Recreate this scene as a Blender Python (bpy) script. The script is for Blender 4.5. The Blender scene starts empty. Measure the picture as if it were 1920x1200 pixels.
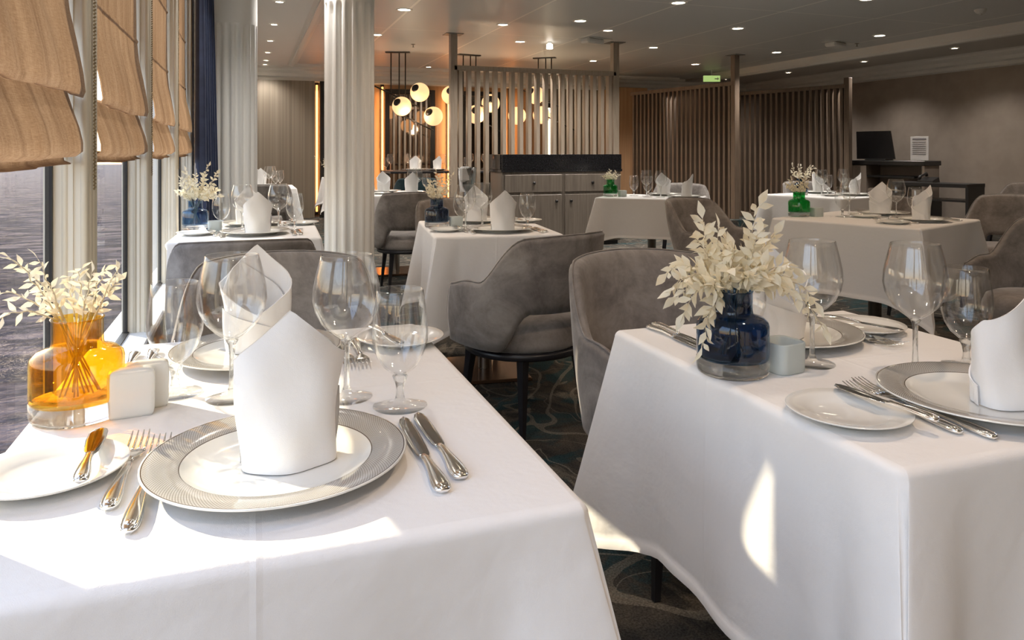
import bpy, math, random
from math import sin, cos, pi, radians, sqrt, exp, atan2
from mathutils import Vector, Matrix

sc = bpy.context.scene
COL = sc.collection
PI = pi

# ------------------------------------------------------------------ camera
cam_d = bpy.data.cameras.new('camera')
cam = bpy.data.objects.new('camera', cam_d)
COL.objects.link(cam)
cam.location = (0, 0, 1.145)
YAW = math.atan(490 / 1400)
cam.rotation_euler = (PI / 2, 0, -YAW)
cam_d.sensor_width = 36
cam_d.lens = 1400 / 1920 * 36
cam_d.shift_y = -(600 - 284) / 1920
cam_d.clip_start = 0.02
cam_d.clip_end = 9000
sc.camera = cam

# ------------------------------------------------------------------ view / render options
sc.view_settings.view_transform = 'Standard'
sc.view_settings.look = 'None'
sc.view_settings.gamma = 1
sc.view_settings.use_curve_mapping = False
sc.view_settings.exposure = 0.75
cy = sc.cycles
cy.max_bounces = 7
cy.transparent_max_bounces = 26
cy.glossy_bounces = 4
cy.transmission_bounces = 7
cy.sample_clamp_indirect = 4.0
cy.caustics_reflective = True
cy.caustics_refractive = True
cy.use_denoising = True
cy.use_adaptive_sampling = True
cy.adaptive_threshold = 0.04

# ------------------------------------------------------------------ sky and sun
SUN_AZ = radians(-45.5)      # heading of travel of the sunlight
SUN_EL = math.atan(0.485)
sd = Vector((cos(SUN_AZ) * cos(SUN_EL), sin(SUN_AZ) * cos(SUN_EL), -sin(SUN_EL)))
sun_d = bpy.data.lights.new('sun', 'SUN')
sun_d.energy = 5.4
sun_d.angle = radians(0.6)
sun_d.color = (1.0, 0.86, 0.62)
sun = bpy.data.objects.new('sun', sun_d)
COL.objects.link(sun)
sun.location = (-6, 8, 6)
sun.rotation_euler = sd.to_track_quat('-Z', 'Y').to_euler()

w = bpy.data.worlds.new('sky')
sc.world = w
w.use_nodes = True
nt = w.node_tree
for n in list(nt.nodes):
    nt.nodes.remove(n)
N = nt.nodes.new
tc = N('ShaderNodeTexCoord')
sep = N('ShaderNodeSeparateXYZ')
nt.links.new(tc.outputs['Generated'], sep.inputs[0])
ramp = N('ShaderNodeValToRGB')
cr = ramp.color_ramp
cr.elements[0].position = 0.0
cr.elements[0].color = (1.0, 0.56, 0.28, 1)
cr.elements[1].position = 0.75
cr.elements[1].color = (0.46, 0.64, 1.0, 1)
for p, c in ((0.03, (1.0, 0.80, 0.52, 1)), (0.10, (0.98, 0.88, 0.74, 1)), (0.25, (0.70, 0.84, 1.0, 1))):
    e = cr.elements.new(p)
    e.color = c
nt.links.new(sep.outputs['Z'], ramp.inputs[0])
dotn = N('ShaderNodeVectorMath')
dotn.operation = 'DOT_PRODUCT'
dotn.inputs[1].default_value = tuple(Vector((-0.35, 0.93, 0.03)).normalized())
nt.links.new(tc.outputs['Generated'], dotn.inputs[0])
mx = N('ShaderNodeMath'); mx.operation = 'MAXIMUM'; mx.inputs[1].default_value = 0
pw = N('ShaderNodeMath'); pw.operation = 'POWER'; pw.inputs[1].default_value = 24
ad = N('ShaderNodeMath'); ad.operation = 'MULTIPLY_ADD'; ad.inputs[1].default_value = 1.3; ad.inputs[2].default_value = 1.0
nt.links.new(dotn.outputs['Value'], mx.inputs[0])
nt.links.new(mx.outputs[0], pw.inputs[0])
nt.links.new(pw.outputs[0], ad.inputs[0])
bg = N('ShaderNodeBackground')
nt.links.new(ramp.outputs[0], bg.inputs[0])
st = N('ShaderNodeMath'); st.operation = 'MULTIPLY'; st.inputs[1].default_value = 1.75
nt.links.new(ad.outputs[0], st.inputs[0])
nt.links.new(st.outputs[0], bg.inputs[1])
wo = N('ShaderNodeOutputWorld')
nt.links.new(bg.outputs[0], wo.inputs[0])

DOWNLIGHT_W = 40.0
GLOBE_E = .6

# ------------------------------------------------------------------ materials
MATS = {}


def mat(name, color=(.8, .8, .8), rough=.5, metal=0, **k):
    if name in MATS:
        return MATS[name]
    m = bpy.data.materials.new(name)
    m.use_nodes = True
    b = m.node_tree.nodes['Principled BSDF']
    b.inputs['Base Color'].default_value = (*color, 1)
    b.inputs['Roughness'].default_value = rough
    b.inputs['Metallic'].default_value = metal
    for kk, v in k.items():
        b.inputs[kk.replace('_', ' ')].default_value = v
    MATS[name] = m
    return m


def tn(m):
    t = m.node_tree
    return t, t.nodes, t.links, t.nodes['Principled BSDF']


def noise(t, scale, detail=4, coord='Object', mscale=(1, 1, 1), rough=.6, dist=0, rot=(0, 0, 0)):
    c = t.nodes.new('ShaderNodeTexCoord')
    mp = t.nodes.new('ShaderNodeMapping')
    mp.inputs['Scale'].default_value = mscale
    mp.inputs['Rotation'].default_value = rot
    n = t.nodes.new('ShaderNodeTexNoise')
    n.inputs['Scale'].default_value = scale
    n.inputs['Detail'].default_value = detail
    n.inputs['Roughness'].default_value = rough
    n.inputs['Distortion'].default_value = dist
    t.links.new(c.outputs[coord], mp.inputs[0])
    t.links.new(mp.outputs[0], n.inputs['Vector'])
    return n


def colramp(t, fac, stops):
    r = t.nodes.new('ShaderNodeValToRGB')
    el = r.color_ramp.elements
    el[0].position, el[0].color = stops[0][0], (*stops[0][1], 1)
    el[1].position, el[1].color = stops[-1][0], (*stops[-1][1], 1)
    for p, c in stops[1:-1]:
        e = el.new(p)
        e.color = (*c, 1)
    t.links.new(fac, r.inputs[0])
    return r.outputs[0]


def bump(t, h, strength, dist=.01):
    b = t.nodes.new('ShaderNodeBump')
    b.inputs['Strength'].default_value = strength
    b.inputs['Distance'].default_value = dist
    t.links.new(h, b.inputs['Height'])
    return b.outputs[0]


def math_n(t, op, a, b=None):
    n = t.nodes.new('ShaderNodeMath')
    n.operation = op
    for i, v in enumerate((a, b)):
        if v is None:
            continue
        if isinstance(v, (int, float)):
            n.inputs[i].default_value = v
        else:
            t.links.new(v, n.inputs[i])
    return n.outputs[0]


def noisy(name, c1, c2, rough, scale, detail=4, mscale=(1, 1, 1), bmp=0, bdist=.01, metal=0, lo=.35, hi=.65, dist=0, **k):
    if name in MATS:
        return MATS[name]
    m = mat(name, c1, rough, metal, **k)
    t, n, l, b = tn(m)
    x = noise(t, scale, detail, mscale=mscale, dist=dist)
    l.new(colramp(t, x.outputs[0], [(lo, c1), (hi, c2)]), b.inputs['Base Color'])
    if bmp:
        l.new(bump(t, x.outputs[0], bmp, bdist), b.inputs['Normal'])
    return m


# white linen with a fine weave and long soft wrinkles, ironed creases through the middle
def linen(name, col, crease=True):
    m = mat(name, col, .75)
    t, n, l, b = tn(m)
    b.inputs['Sheen Weight'].default_value = .15
    b.inputs['Specular IOR Level'].default_value = .25
    a = noise(t, 9, 4, rough=.55)
    f = noise(t, 900, 1)
    h = math_n(t, 'ADD', math_n(t, 'MULTIPLY', a.outputs[0], .8), math_n(t, 'MULTIPLY', f.outputs[0], .03))
    if crease:
        c = n.new('ShaderNodeTexCoord')
        s = n.new('ShaderNodeSeparateXYZ')
        l.new(c.outputs['Object'], s.inputs[0])
        for ax, off in (('X', .02), ('Y', -.03)):
            d = math_n(t, 'ABSOLUTE', math_n(t, 'ADD', s.outputs[ax], off))
            g = math_n(t, 'SUBTRACT', 1, math_n(t, 'MINIMUM', math_n(t, 'MULTIPLY', d, 160), 1))
            h = math_n(t, 'ADD', h, math_n(t, 'MULTIPLY', g, .10))
    l.new(bump(t, h, .5, .012), b.inputs['Normal'])
    return m


M_CLOTH = linen('white_linen', (.87, .86, .85))
M_NAPKIN = linen('napkin_linen', (.89, .89, .89), False)

M_PORC = mat('porcelain', (.84, .84, .81), .07, Coat_Weight=.4)
M_PORC_SH = mat('shaker_porcelain', (.80, .82, .80), .15)
M_SILVER = mat('polished_silver', (.94, .93, .90), .16, 1)
M_STEEL = mat('blade_steel', (.60, .60, .60), .10, 1)
M_DARKWOOD = mat('black_stained_wood', (.014, .014, .018), .35)
M_BLACK = mat('black_metal', (.012, .011, .011), .35)
M_GRANITE = noisy('black_granite', (.010, .010, .011), (.045, .045, .05), .12, 90, 3, lo=.5, hi=.75)
M_SCREEN = noisy('taupe_oak', (.29, .235, .18), (.36, .295, .23), .5, 3, 5, mscale=(14, 14, 1.2), bmp=.05)
M_WALNUT = noisy('brown_oak', (.135, .095, .068), (.19, .14, .10), .5, 3, 5, mscale=(14, 14, 1.2), bmp=.05)
M_SIDE = noisy('grey_oak_veneer', (.13, .108, .088), (.19, .16, .13), .42, 2.2, 5, mscale=(22, 22, .8), bmp=.04)
M_PANEL = noisy('striped_wall_panel', (.20, .165, .125), (.29, .245, .19), .5, 1.6, 3, mscale=(14, 14, .05), bmp=.05)
M_WARMWALL = noisy('amber_wallcovering', (.42, .24, .12), (.50, .30, .16), .6, 3, 3, mscale=(8, 8, .3))
M_TAUPEWALL = noisy('taupe_wallpaper', (.33, .275, .23), (.37, .31, .26), .75, 4, 2)
M_WHITE = mat('white_painted_trim', (.72, .71, .68), .4)
M_CREAM = mat('cream_window_frame', (.76, .70, .58), .4)
M_COLUMN = mat('painted_column', (.87, .88, .87), .38)
M_GASKET = mat('window_gasket', (.01, .01, .012), .5)
M_NAVY = noisy('navy_curtain', (.012, .022, .060), (.022, .036, .09), .85, 8, 3, Sheen_Weight=.3)
M_STEM = mat('dried_stem', (.62, .54, .38), .7)
M_STRETCH = mat('brushed_pedestal', (.35, .33, .30), .3, 1)
M_BASE = mat('bronze_base_plate', (.22, .12, .07), .18, .7)
M_CEILW = mat('white_soffit_paint', (.80, .79, .77), .6)
M_PAPER = mat('white_card', (.75, .72, .70), .6)
M_INK = mat('grey_ink', (.22, .20, .22), .6)
M_SCR = mat('monitor_black', (.006, .006, .007), .25)


def emis(name, col, e):
    m = mat(name, col, .5)
    b = m.node_tree.nodes['Principled BSDF']
    b.inputs['Emission Color'].default_value = (*col, 1)
    b.inputs['Emission Strength'].default_value = e
    return m


M_LAMP = emis('lamp_lens', (1.0, .86, .66), 14)
M_LED = emis('led_strip', (1.0, .42, .12), 1.5)
M_EXIT = emis('exit_sign_face', (.45, .65, .22), .45)
M_GLOBE = emis('opal_globe', (1.0, .64, .32), GLOBE_E)


# velvet with brushed lights and darks
def velvet(name, c1, c2):
    m = mat(name, c1, .8)
    t, n, l, b = tn(m)
    x = noise(t, 5.5, 6, rough=.65, dist=.6)
    y = noise(t, 60, 3)
    f = math_n(t, 'ADD', math_n(t, 'MULTIPLY', x.outputs[0], .85), math_n(t, 'MULTIPLY', y.outputs[0], .15))
    l.new(colramp(t, f, [(.36, c1), (.66, c2)]), b.inputs['Base Color'])
    b.inputs['Sheen Weight'].default_value = .6
    b.inputs['Sheen Roughness'].default_value = .35
    b.inputs['Sheen Tint'].default_value = (.85, .80, .76, 1)
    b.inputs['Specular IOR Level'].default_value = .2
    l.new(bump(t, y.outputs[0], .15, .004), b.inputs['Normal'])
    return m


M_VELVET = velvet('taupe_grey_velvet', (.155, .138, .130), (.33, .305, .285))
M_TEAL = velvet('dark_teal_velvet', (.012, .030, .036), (.03, .055, .065))


# thin clear glass: straight-through with a fresnel reflection
def thin_glass(name, tint, refl=1.0, rough=0.0, pwr=4.6):
    m = bpy.data.materials.new(name)
    m.use_nodes = True
    t = m.node_tree
    for n in list(t.nodes):
        t.nodes.remove(n)
    tr = t.nodes.new('ShaderNodeBsdfTransparent')
    tr.inputs[0].default_value = (*tint, 1)
    gl = t.nodes.new('ShaderNodeBsdfGlossy')
    gl.inputs['Roughness'].default_value = rough
    gl.inputs[0].default_value = (1, 1, 1, 1)
    fr = t.nodes.new('ShaderNodeLayerWeight')
    fr.inputs['Blend'].default_value = .5
    f5 = math_n(t, 'POWER', fr.outputs['Facing'], pwr)
    mu = math_n(t, 'MULTIPLY', math_n(t, 'ADD', math_n(t, 'MULTIPLY', f5, 1.0), .055), refl)
    mi = t.nodes.new('ShaderNodeMixShader')
    t.links.new(mu, mi.inputs[0])
    t.links.new(tr.outputs[0], mi.inputs[1])
    t.links.new(gl.outputs[0], mi.inputs[2])
    o = t.nodes.new('ShaderNodeOutputMaterial')
    t.links.new(mi.outputs[0], o.inputs[0])
    return m


M_GLASS = thin_glass('thin_crystal', (.985, .988, .988), 1.0)
M_WINDOW = thin_glass('window_pane', (.98, .985, .985), .3, 0, 9)


def solid_glass(name, tint, rough=0.0, ior=1.45):
    m = bpy.data.materials.new(name)
    m.use_nodes = True
    t = m.node_tree
    for n in list(t.nodes):
        t.nodes.remove(n)
    g = t.nodes.new('ShaderNodeBsdfGlass')
    g.inputs['Color'].default_value = (*tint, 1)
    g.inputs['Roughness'].default_value = rough
    g.inputs['IOR'].default_value = ior
    tr = t.nodes.new('ShaderNodeBsdfTransparent')
    tr.inputs[0].default_value = (*tint, 1)
    mi = t.nodes.new('ShaderNodeMixShader')
    mi.inputs[0].default_value = .35
    t.links.new(g.outputs[0], mi.inputs[1])
    t.links.new(tr.outputs[0], mi.inputs[2])
    o = t.nodes.new('ShaderNodeOutputMaterial')
    t.links.new(mi.outputs[0], o.inputs[0])
    return m


M_CRYSTAL = solid_glass('solid_crystal', (.97, .98, .98))
M_AMBER = thin_glass('amber_glass', (1.0, .78, .26), .9)
M_BLUE = thin_glass('cobalt_glass', (.26, .40, .56), .9)
M_BLUE_L = thin_glass('steel_blue_glass', (.52, .66, .80), .9)
M_GREEN = thin_glass('green_glass', (.18, .74, .40), .9)
M_FROST = mat('frosted_glass', (.74, .80, .78), .35, Transmission_Weight=.35, IOR=1.3)


# blind fabric, lets the sun through
def blind_mat():
    m = bpy.data.materials.new('linen_blind')
    m.use_nodes = True
    t = m.node_tree
    for n in list(t.nodes):
        t.nodes.remove(n)
    a = noise(t, 60, 3, mscale=(1, 1, 9))
    b2 = noise(t, 60, 3, mscale=(1, 9, 1))
    c = noise(t, 7, 2, mscale=(1, 3, .25))
    f = math_n(t, 'ADD', math_n(t, 'MULTIPLY', a.outputs[0], .3), math_n(t, 'ADD', math_n(t, 'MULTIPLY', b2.outputs[0], .3), math_n(t, 'MULTIPLY', c.outputs[0], .4)))
    col = colramp(t, f, [(.38, (.26, .155, .088)), (.62, (.45, .30, .185))])
    d = t.nodes.new('ShaderNodeBsdfDiffuse')
    tl = t.nodes.new('ShaderNodeBsdfTranslucent')
    t.links.new(col, d.inputs[0])
    t.links.new(col, tl.inputs[0])
    nm = bump(t, f, .4, .004)
    t.links.new(nm, d.inputs['Normal'])
    mi = t.nodes.new('ShaderNodeMixShader')
    mi.inputs[0].default_value = .30
    t.links.new(d.outputs[0], mi.inputs[1])
    t.links.new(tl.outputs[0], mi.inputs[2])
    o = t.nodes.new('ShaderNodeOutputMaterial')
    t.links.new(mi.outputs[0], o.inputs[0])
    return m


M_BLIND = blind_mat()


def leaf_mat():
    m = bpy.data.materials.new('bleached_leaf')
    m.use_nodes = True
    t = m.node_tree
    for n in list(t.nodes):
        t.nodes.remove(n)
    a = noise(t, 40, 2)
    col = colramp(t, a.outputs[0], [(.3, (.90, .82, .62)), (.7, (.96, .93, .80))])
    d = t.nodes.new('ShaderNodeBsdfDiffuse')
    tl = t.nodes.new('ShaderNodeBsdfTranslucent')
    t.links.new(col, d.inputs[0])
    t.links.new(col, tl.inputs[0])
    mi = t.nodes.new('ShaderNodeMixShader')
    mi.inputs[0].default_value = .3
    t.links.new(d.outputs[0], mi.inputs[1])
    t.links.new(tl.outputs[0], mi.inputs[2])
    o = t.nodes.new('ShaderNodeOutputMaterial')
    t.links.new(mi.outputs[0], o.inputs[0])
    return m


M_LEAF = leaf_mat()


# charger rim: fine engine-turned lattice between r=.113 and r=.153, dark edge line
def charger_mat():
    m = mat('charger_lattice', (.84, .84, .81), .14, Coat_Weight=.3)
    t, n, l, b = tn(m)
    c = n.new('ShaderNodeTexCoord')
    s = n.new('ShaderNodeSeparateXYZ')
    l.new(c.outputs['Object'], s.inputs[0])
    r = math_n(t, 'SQRT', math_n(t, 'ADD', math_n(t, 'MULTIPLY', s.outputs['X'], s.outputs['X']), math_n(t, 'MULTIPLY', s.outputs['Y'], s.outputs['Y'])))
    th = math_n(t, 'ARCTAN2', s.outputs['Y'], s.outputs['X'])
    k = math_n(t, 'MULTIPLY', r, 880.0)
    tt = math_n(t, 'MULTIPLY', th, 100.0)
    s1 = math_n(t, 'ABSOLUTE', math_n(t, 'SINE', math_n(t, 'ADD', tt, k)))
    s2 = math_n(t, 'ABSOLUTE', math_n(t, 'SINE', math_n(t, 'SUBTRACT', tt, k)))
    mn = math_n(t, 'MINIMUM', s1, s2)
    line = math_n(t, 'SUBTRACT', 1, math_n(t, 'MINIMUM', math_n(t, 'MULTIPLY', mn, 2.0), 1))
    ring = math_n(t, 'MULTIPLY', math_n(t, 'GREATER_THAN', r, .1145), math_n(t, 'LESS_THAN', r, .1535))
    pat = math_n(t, 'MULTIPLY', math_n(t, 'ADD', math_n(t, 'MULTIPLY', line, .62), .38), ring)
    e1 = math_n(t, 'LESS_THAN', math_n(t, 'ABSOLUTE', math_n(t, 'SUBTRACT', r, .1545)), .0008)
    e2 = math_n(t, 'LESS_THAN', math_n(t, 'ABSOLUTE', math_n(t, 'SUBTRACT', r, .1140)), .0006)
    f = math_n(t, 'MAXIMUM', pat, math_n(t, 'MAXIMUM', e1, e2))
    mixn = n.new('ShaderNodeMix')
    mixn.data_type = 'RGBA'
    l.new(f, mixn.inputs[0])
    mixn.inputs[6].default_value = (.84, .84, .80, 1)
    mixn.inputs[7].default_value = (.12, .095, .075, 1)
    l.new(mixn.outputs[2], b.inputs['Base Color'])
    return m


M_CHARGER = charger_mat()


def carpet_mat():
    m = mat('patterned_carpet', (.1, .1, .1), .95)
    t, n, l, b = tn(m)
    b.inputs['Specular IOR Level'].default_value = .1
    a = noise(t, 2.2, 6, dist=1.6, mscale=(1.6, .8, 1))
    g = noise(t, 1.1, 5, dist=3.2)
    fine = noise(t, 170, 2)
    base = colramp(t, a.outputs[0], [(.30, (.030, .034, .036)), (.45, (.085, .075, .063)), (.56, (.045, .044, .042)), (.66, (.19, .165, .13)), (.8, (.06, .055, .05))])
    teal = colramp(t, g.outputs[0], [(.40, (0, 0, 0)), (.52, (0, 0, 0)), (.60, (1, 1, 1))])
    cn = noise(t, 1.25, 1, dist=.8)
    cn2 = noise(t, 2.6, 1, dist=1.2)
    w1 = math_n(t, 'LESS_THAN', math_n(t, 'ABSOLUTE', math_n(t, 'SUBTRACT', math_n(t, 'FRACT', math_n(t, 'MULTIPLY', cn.outputs[0], 6)), .5)), math_n(t, 'MULTIPLY', a.outputs[0], .11))
    w2 = math_n(t, 'LESS_THAN', math_n(t, 'ABSOLUTE', math_n(t, 'SUBTRACT', cn2.outputs[0], .5)), math_n(t, 'MULTIPLY', a.outputs[0], .016))
    swirl = math_n(t, 'MAXIMUM', w1, w2)
    m1 = n.new('ShaderNodeMix'); m1.data_type = 'RGBA'
    l.new(math_n(t, 'MULTIPLY', teal, .75), m1.inputs[0]); l.new(base, m1.inputs[6]); m1.inputs[7].default_value = (.022, .062, .072, 1)
    m2 = n.new('ShaderNodeMix'); m2.data_type = 'RGBA'
    l.new(math_n(t, 'MULTIPLY', swirl, .55), m2.inputs[0]); l.new(m1.outputs[2], m2.inputs[6]); m2.inputs[7].default_value = (.24, .215, .175, 1)
    m3 = n.new('ShaderNodeMix'); m3.data_type = 'RGBA'; m3.blend_type = 'MULTIPLY'
    m3.inputs[0].default_value = .8
    l.new(m2.outputs[2], m3.inputs[6])
    l.new(colramp(t, fine.outputs[0], [(.3, (.35, .35, .35)), (.7, (1.5, 1.5, 1.5))]), m3.inputs[7])
    l.new(m3.outputs[2], b.inputs['Base Color'])
    l.new(bump(t, fine.outputs[0], .6, .006), b.inputs['Normal'])
    return m


M_CARPET = carpet_mat()


def ceiling_mat():
    m = mat('satin_ceiling_panels', (.50, .485, .46), .42)
    t, n, l, b = tn(m)
    c = n.new('ShaderNodeTexCoord')
    s = n.new('ShaderNodeSeparateXYZ')
    l.new(c.outputs['Object'], s.inputs[0])

    def seam(out, period, wd, off):
        f = math_n(t, 'FRACT', math_n(t, 'DIVIDE', math_n(t, 'ADD', out, off), period))
        return math_n(t, 'LESS_THAN', f, wd)
    sx = seam(s.outputs['X'], 1.23, .022, 20.62)
    sy = seam(s.outputs['Y'], 2.4, .006, 20.0)
    f = math_n(t, 'MAXIMUM', sx, sy)
    mixn = n.new('ShaderNodeMix'); mixn.data_type = 'RGBA'
    l.new(f, mixn.inputs[0])
    mixn.inputs[6].default_value = (.585, .595, .59, 1)
    mixn.inputs[7].default_value = (.85, .84, .80, 1)
    l.new(mixn.outputs[2], b.inputs['Base Color'])
    return m


M_CEIL = ceiling_mat()


def sea_mat():
    m = bpy.data.materials.new('sea_water')
    m.use_nodes = True
    t = m.node_tree
    for n in list(t.nodes):
        t.nodes.remove(n)
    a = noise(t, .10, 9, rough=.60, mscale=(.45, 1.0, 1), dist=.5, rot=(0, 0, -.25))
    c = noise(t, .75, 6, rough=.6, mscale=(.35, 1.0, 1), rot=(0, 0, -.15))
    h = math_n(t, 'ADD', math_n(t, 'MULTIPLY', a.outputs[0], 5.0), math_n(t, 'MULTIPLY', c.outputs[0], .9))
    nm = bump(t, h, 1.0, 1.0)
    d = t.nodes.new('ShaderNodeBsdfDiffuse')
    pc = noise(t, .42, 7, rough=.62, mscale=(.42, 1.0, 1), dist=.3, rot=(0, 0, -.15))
    t.links.new(colramp(t, pc.outputs[0], [(.42, (.005, .005, .010)), (.50, (.024, .019, .024)), (.58, (.11, .080, .078))]), d.inputs[0])  # light and dark of the waves put into the water colour
    g = t.nodes.new('ShaderNodeBsdfGlossy')
    g.inputs[0].default_value = (.9, .8, .75, 1)
    g.inputs['Roughness'].default_value = .3
    mi = t.nodes.new('ShaderNodeMixShader')
    lw = t.nodes.new('ShaderNodeLayerWeight')
    lw.inputs['Blend'].default_value = .5
    t.links.new(math_n(t, 'ADD', math_n(t, 'MULTIPLY', math_n(t, 'POWER', lw.outputs['Facing'], 30), .13), .04), mi.inputs[0])
    t.links.new(nm, d.inputs['Normal'])
    t.links.new(nm, g.inputs['Normal'])
    t.links.new(d.outputs[0], mi.inputs[1])
    t.links.new(g.outputs[0], mi.inputs[2])
    o = t.nodes.new('ShaderNodeOutputMaterial')
    t.links.new(mi.outputs[0], o.inputs[0])
    return m


M_SEA = sea_mat()


def mirror_mat():
    m = mat('bronze_mirror', (.42, .33, .27), .04, 1)
    return m


M_MIRROR = mirror_mat()

# ------------------------------------------------------------------ mesh builder


class MB:
    def __init__(s):
        s.v, s.f, s.sm = [], [], []

    def add(s, vs, fs, smooth=True, mtx=None):
        o = len(s.v)
        for p in vs:
            p = Vector(p)
            s.v.append(mtx @ p if mtx else p)
        for f in fs:
            s.f.append([i + o for i in f])
            s.sm.append(smooth)
        return s

    def box(s, c, size, rz=0, bev=0, mtx=None):
        x, y, z = size[0] / 2, size[1] / 2, size[2] / 2
        R = Matrix.Translation(c) @ Matrix.Rotation(rz, 4, 'Z')
        if mtx:
            R = mtx @ R
        if bev <= 0:
            vs = [(-x, -y, -z), (x, -y, -z), (x, y, -z), (-x, y, -z), (-x, -y, z), (x, -y, z), (x, y, z), (-x, y, z)]
            fs = [(0, 3, 2, 1), (4, 5, 6, 7), (0, 1, 5, 4), (1, 2, 6, 5), (2, 3, 7, 6), (3, 0, 4, 7)]
            return s.add(vs, fs, False, R)
        b = min(bev, x * .98, y * .98, z * .98)
        rings = []
        for zz, ins in ((-z, b), (-z + b, 0), (z - b, 0), (z, b)):
            rings.append([(-x + ins, -y + b + 0, zz), (-x + b, -y + ins, zz), (x - b, -y + ins, zz), (x - ins, -y + b, zz),
                          (x - ins, y - b, zz), (x - b, y - ins, zz), (-x + b, y - ins, zz), (-x + ins, y - b, zz)])
        vs = [p for r in rings for p in r]
        fs = []
        for k in range(3):
            for i in range(8):
                j = (i + 1) % 8
                fs.append((k * 8 + i, k * 8 + j, k * 8 + 8 + j, k * 8 + 8 + i))
        fs.append(tuple(range(7, -1, -1)))
        fs.append(tuple(range(24, 32)))
        return s.add(vs, fs, False, R)

    def lathe(s, prof, n=32, c=(0, 0, 0), sx=1, sy=1, smooth=True, mtx=None, power=0):
        vs, fs = [], []
        rows = []
        for r, z in prof:
            if r < 1e-6:
                rows.append([len(vs)])
                vs.append((c[0], c[1], c[2] + z))
            else:
                row = []
                for i in range(n):
                    a = 2 * PI * i / n
                    ca, sa = cos(a), sin(a)
                    if power:
                        k = (abs(ca) ** power + abs(sa) ** power) ** (-1 / power)
                    else:
                        k = 1
                    row.append(len(vs))
                    vs.append((c[0] + r * k * ca * sx, c[1] + r * k * sa * sy, c[2] + z))
                rows.append(row)
        for a, b in zip(rows, rows[1:]):
            if len(a) == 1 and len(b) == 1:
                continue
            for i in range(n):
                j = (i + 1) % n
                if len(a) == 1:
                    fs.append((a[0], b[j], b[i]))
                elif len(b) == 1:
                    fs.append((a[i], a[j], b[0]))
                else:
                    fs.append((a[i], a[j], b[j], b[i]))
        return s.add(vs, fs, smooth, mtx)

    def tube(s, pts, rad, n=8, flat=1.0, smooth=True, caps=True, up=None, mtx=None):
        pts = [Vector(p) for p in pts]
        if not isinstance(rad, (list, tuple)):
            rad = [rad] * len(pts)
        vs, fs = [], []
        prev = None
        for i, p in enumerate(pts):
            d = (pts[min(i + 1, len(pts) - 1)] - pts[max(i - 1, 0)]).normalized()
            if prev is None:
                u = Vector(up) if up else (Vector((0, 0, 1)) if abs(d.z) < .9 else Vector((0, 1, 0)))
            else:
                u = prev
            side = d.cross(u)
            if side.length < 1e-6:
                side = d.cross(Vector((1, 0, 0)))
            side.normalize()
            u = side.cross(d).normalized()
            prev = u
            ra = rad[i]
            if isinstance(ra, (list, tuple)):
                rw, rh = ra
            else:
                rw, rh = ra, ra * flat
            for k in range(n):
                a = 2 * PI * k / n
                vs.append(p + side * cos(a) * rw + u * sin(a) * rh)
        for i in range(len(pts) - 1):
            for k in range(n):
                j = (k + 1) % n
                fs.append((i * n + k, i * n + j, i * n + n + j, i * n + n + k))
        if caps:
            fs.append(tuple(range(n - 1, -1, -1)))
            q = (len(pts) - 1) * n
            fs.append(tuple(range(q, q + n)))
        return s.add(vs, fs, smooth, mtx)

    def grid(s, fn, nu, nv, closed_u=False, smooth=True):
        vs = [fn(i, j) for i in range(nu) for j in range(nv)]
        fs = []
        for i in range(nu if closed_u else nu - 1):
            k = (i + 1) % nu
            for j in range(nv - 1):
                fs.append((i * nv + j, k * nv + j, k * nv + j + 1, i * nv + j + 1))
        return s.add(vs, fs, smooth)

    def mesh(s, name, m):
        me = bpy.data.meshes.new(name)
        me.from_pydata([tuple(p) for p in s.v], [], s.f)
        me.polygons.foreach_set('use_smooth', s.sm)
        me.materials.append(m)
        me.update()
        return me


def obj(name, me, parent=None, loc=(0, 0, 0), rz=0):
    o = bpy.data.objects.new(name, me)
    COL.objects.link(o)
    o.location = loc
    o.rotation_euler = (0, 0, rz)
    if parent:
        o.parent = parent
    return o


def tag(o, label, cat, group=None, kind=None):
    o['label'] = label
    o['category'] = cat
    if group:
        o['group'] = group
    if kind:
        o['kind'] = kind
    return o


def thing(name, label, cat, loc=(0, 0, 0), rz=0, group=None):
    o = bpy.data.objects.new(name, None)
    o.empty_display_size = .05
    COL.objects.link(o)
    o.location = loc
    o.rotation_euler = (0, 0, rz)
    return tag(o, label, cat, group)


def struct(name, mb, m, label=None):
    o = obj(name, mb.mesh(name, m))
    o['kind'] = 'structure'
    return o


PROTO = {}


def make(kind, builder, name, label, cat, loc, rz=0, group=None):
    """first use builds meshes; later uses share them.  builder returns [(part, mesh, [(sub, mesh)...]), ...]"""
    if kind not in PROTO:
        PROTO[kind] = builder()
    parts = PROTO[kind]
    if len(parts) == 1 and not parts[0][2]:
        o = obj(name, parts[0][1], None, loc, rz)
        return tag(o, label, cat, group)
    t = thing(name, label, cat, loc, rz, group)
    for pn, me, subs in parts:
        p = obj(pn, me, t)
        for sn, sme in subs:
            obj(sn, sme, p)
    return t


# ------------------------------------------------------------------ the room
CH = 2.6
XW = -.35          # room face of the window posts
XG = -.435         # window glass
XR, YB, YF = 10.0, 13.4, -2.6

mb = MB().add([(-.6, YF, 0), (XR, YF, 0), (XR, YB, 0), (-.6, YB, 0)], [(0, 1, 2, 3)], False)
struct('floor', mb, M_CARPET)
# main panelled ceiling
mb = MB().box(((.60 + 8.3) / 2, (YF + YB) / 2, CH + .05), (8.3 - .60, YB - YF, .1))
struct('ceiling', mb, M_CEIL)
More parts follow.
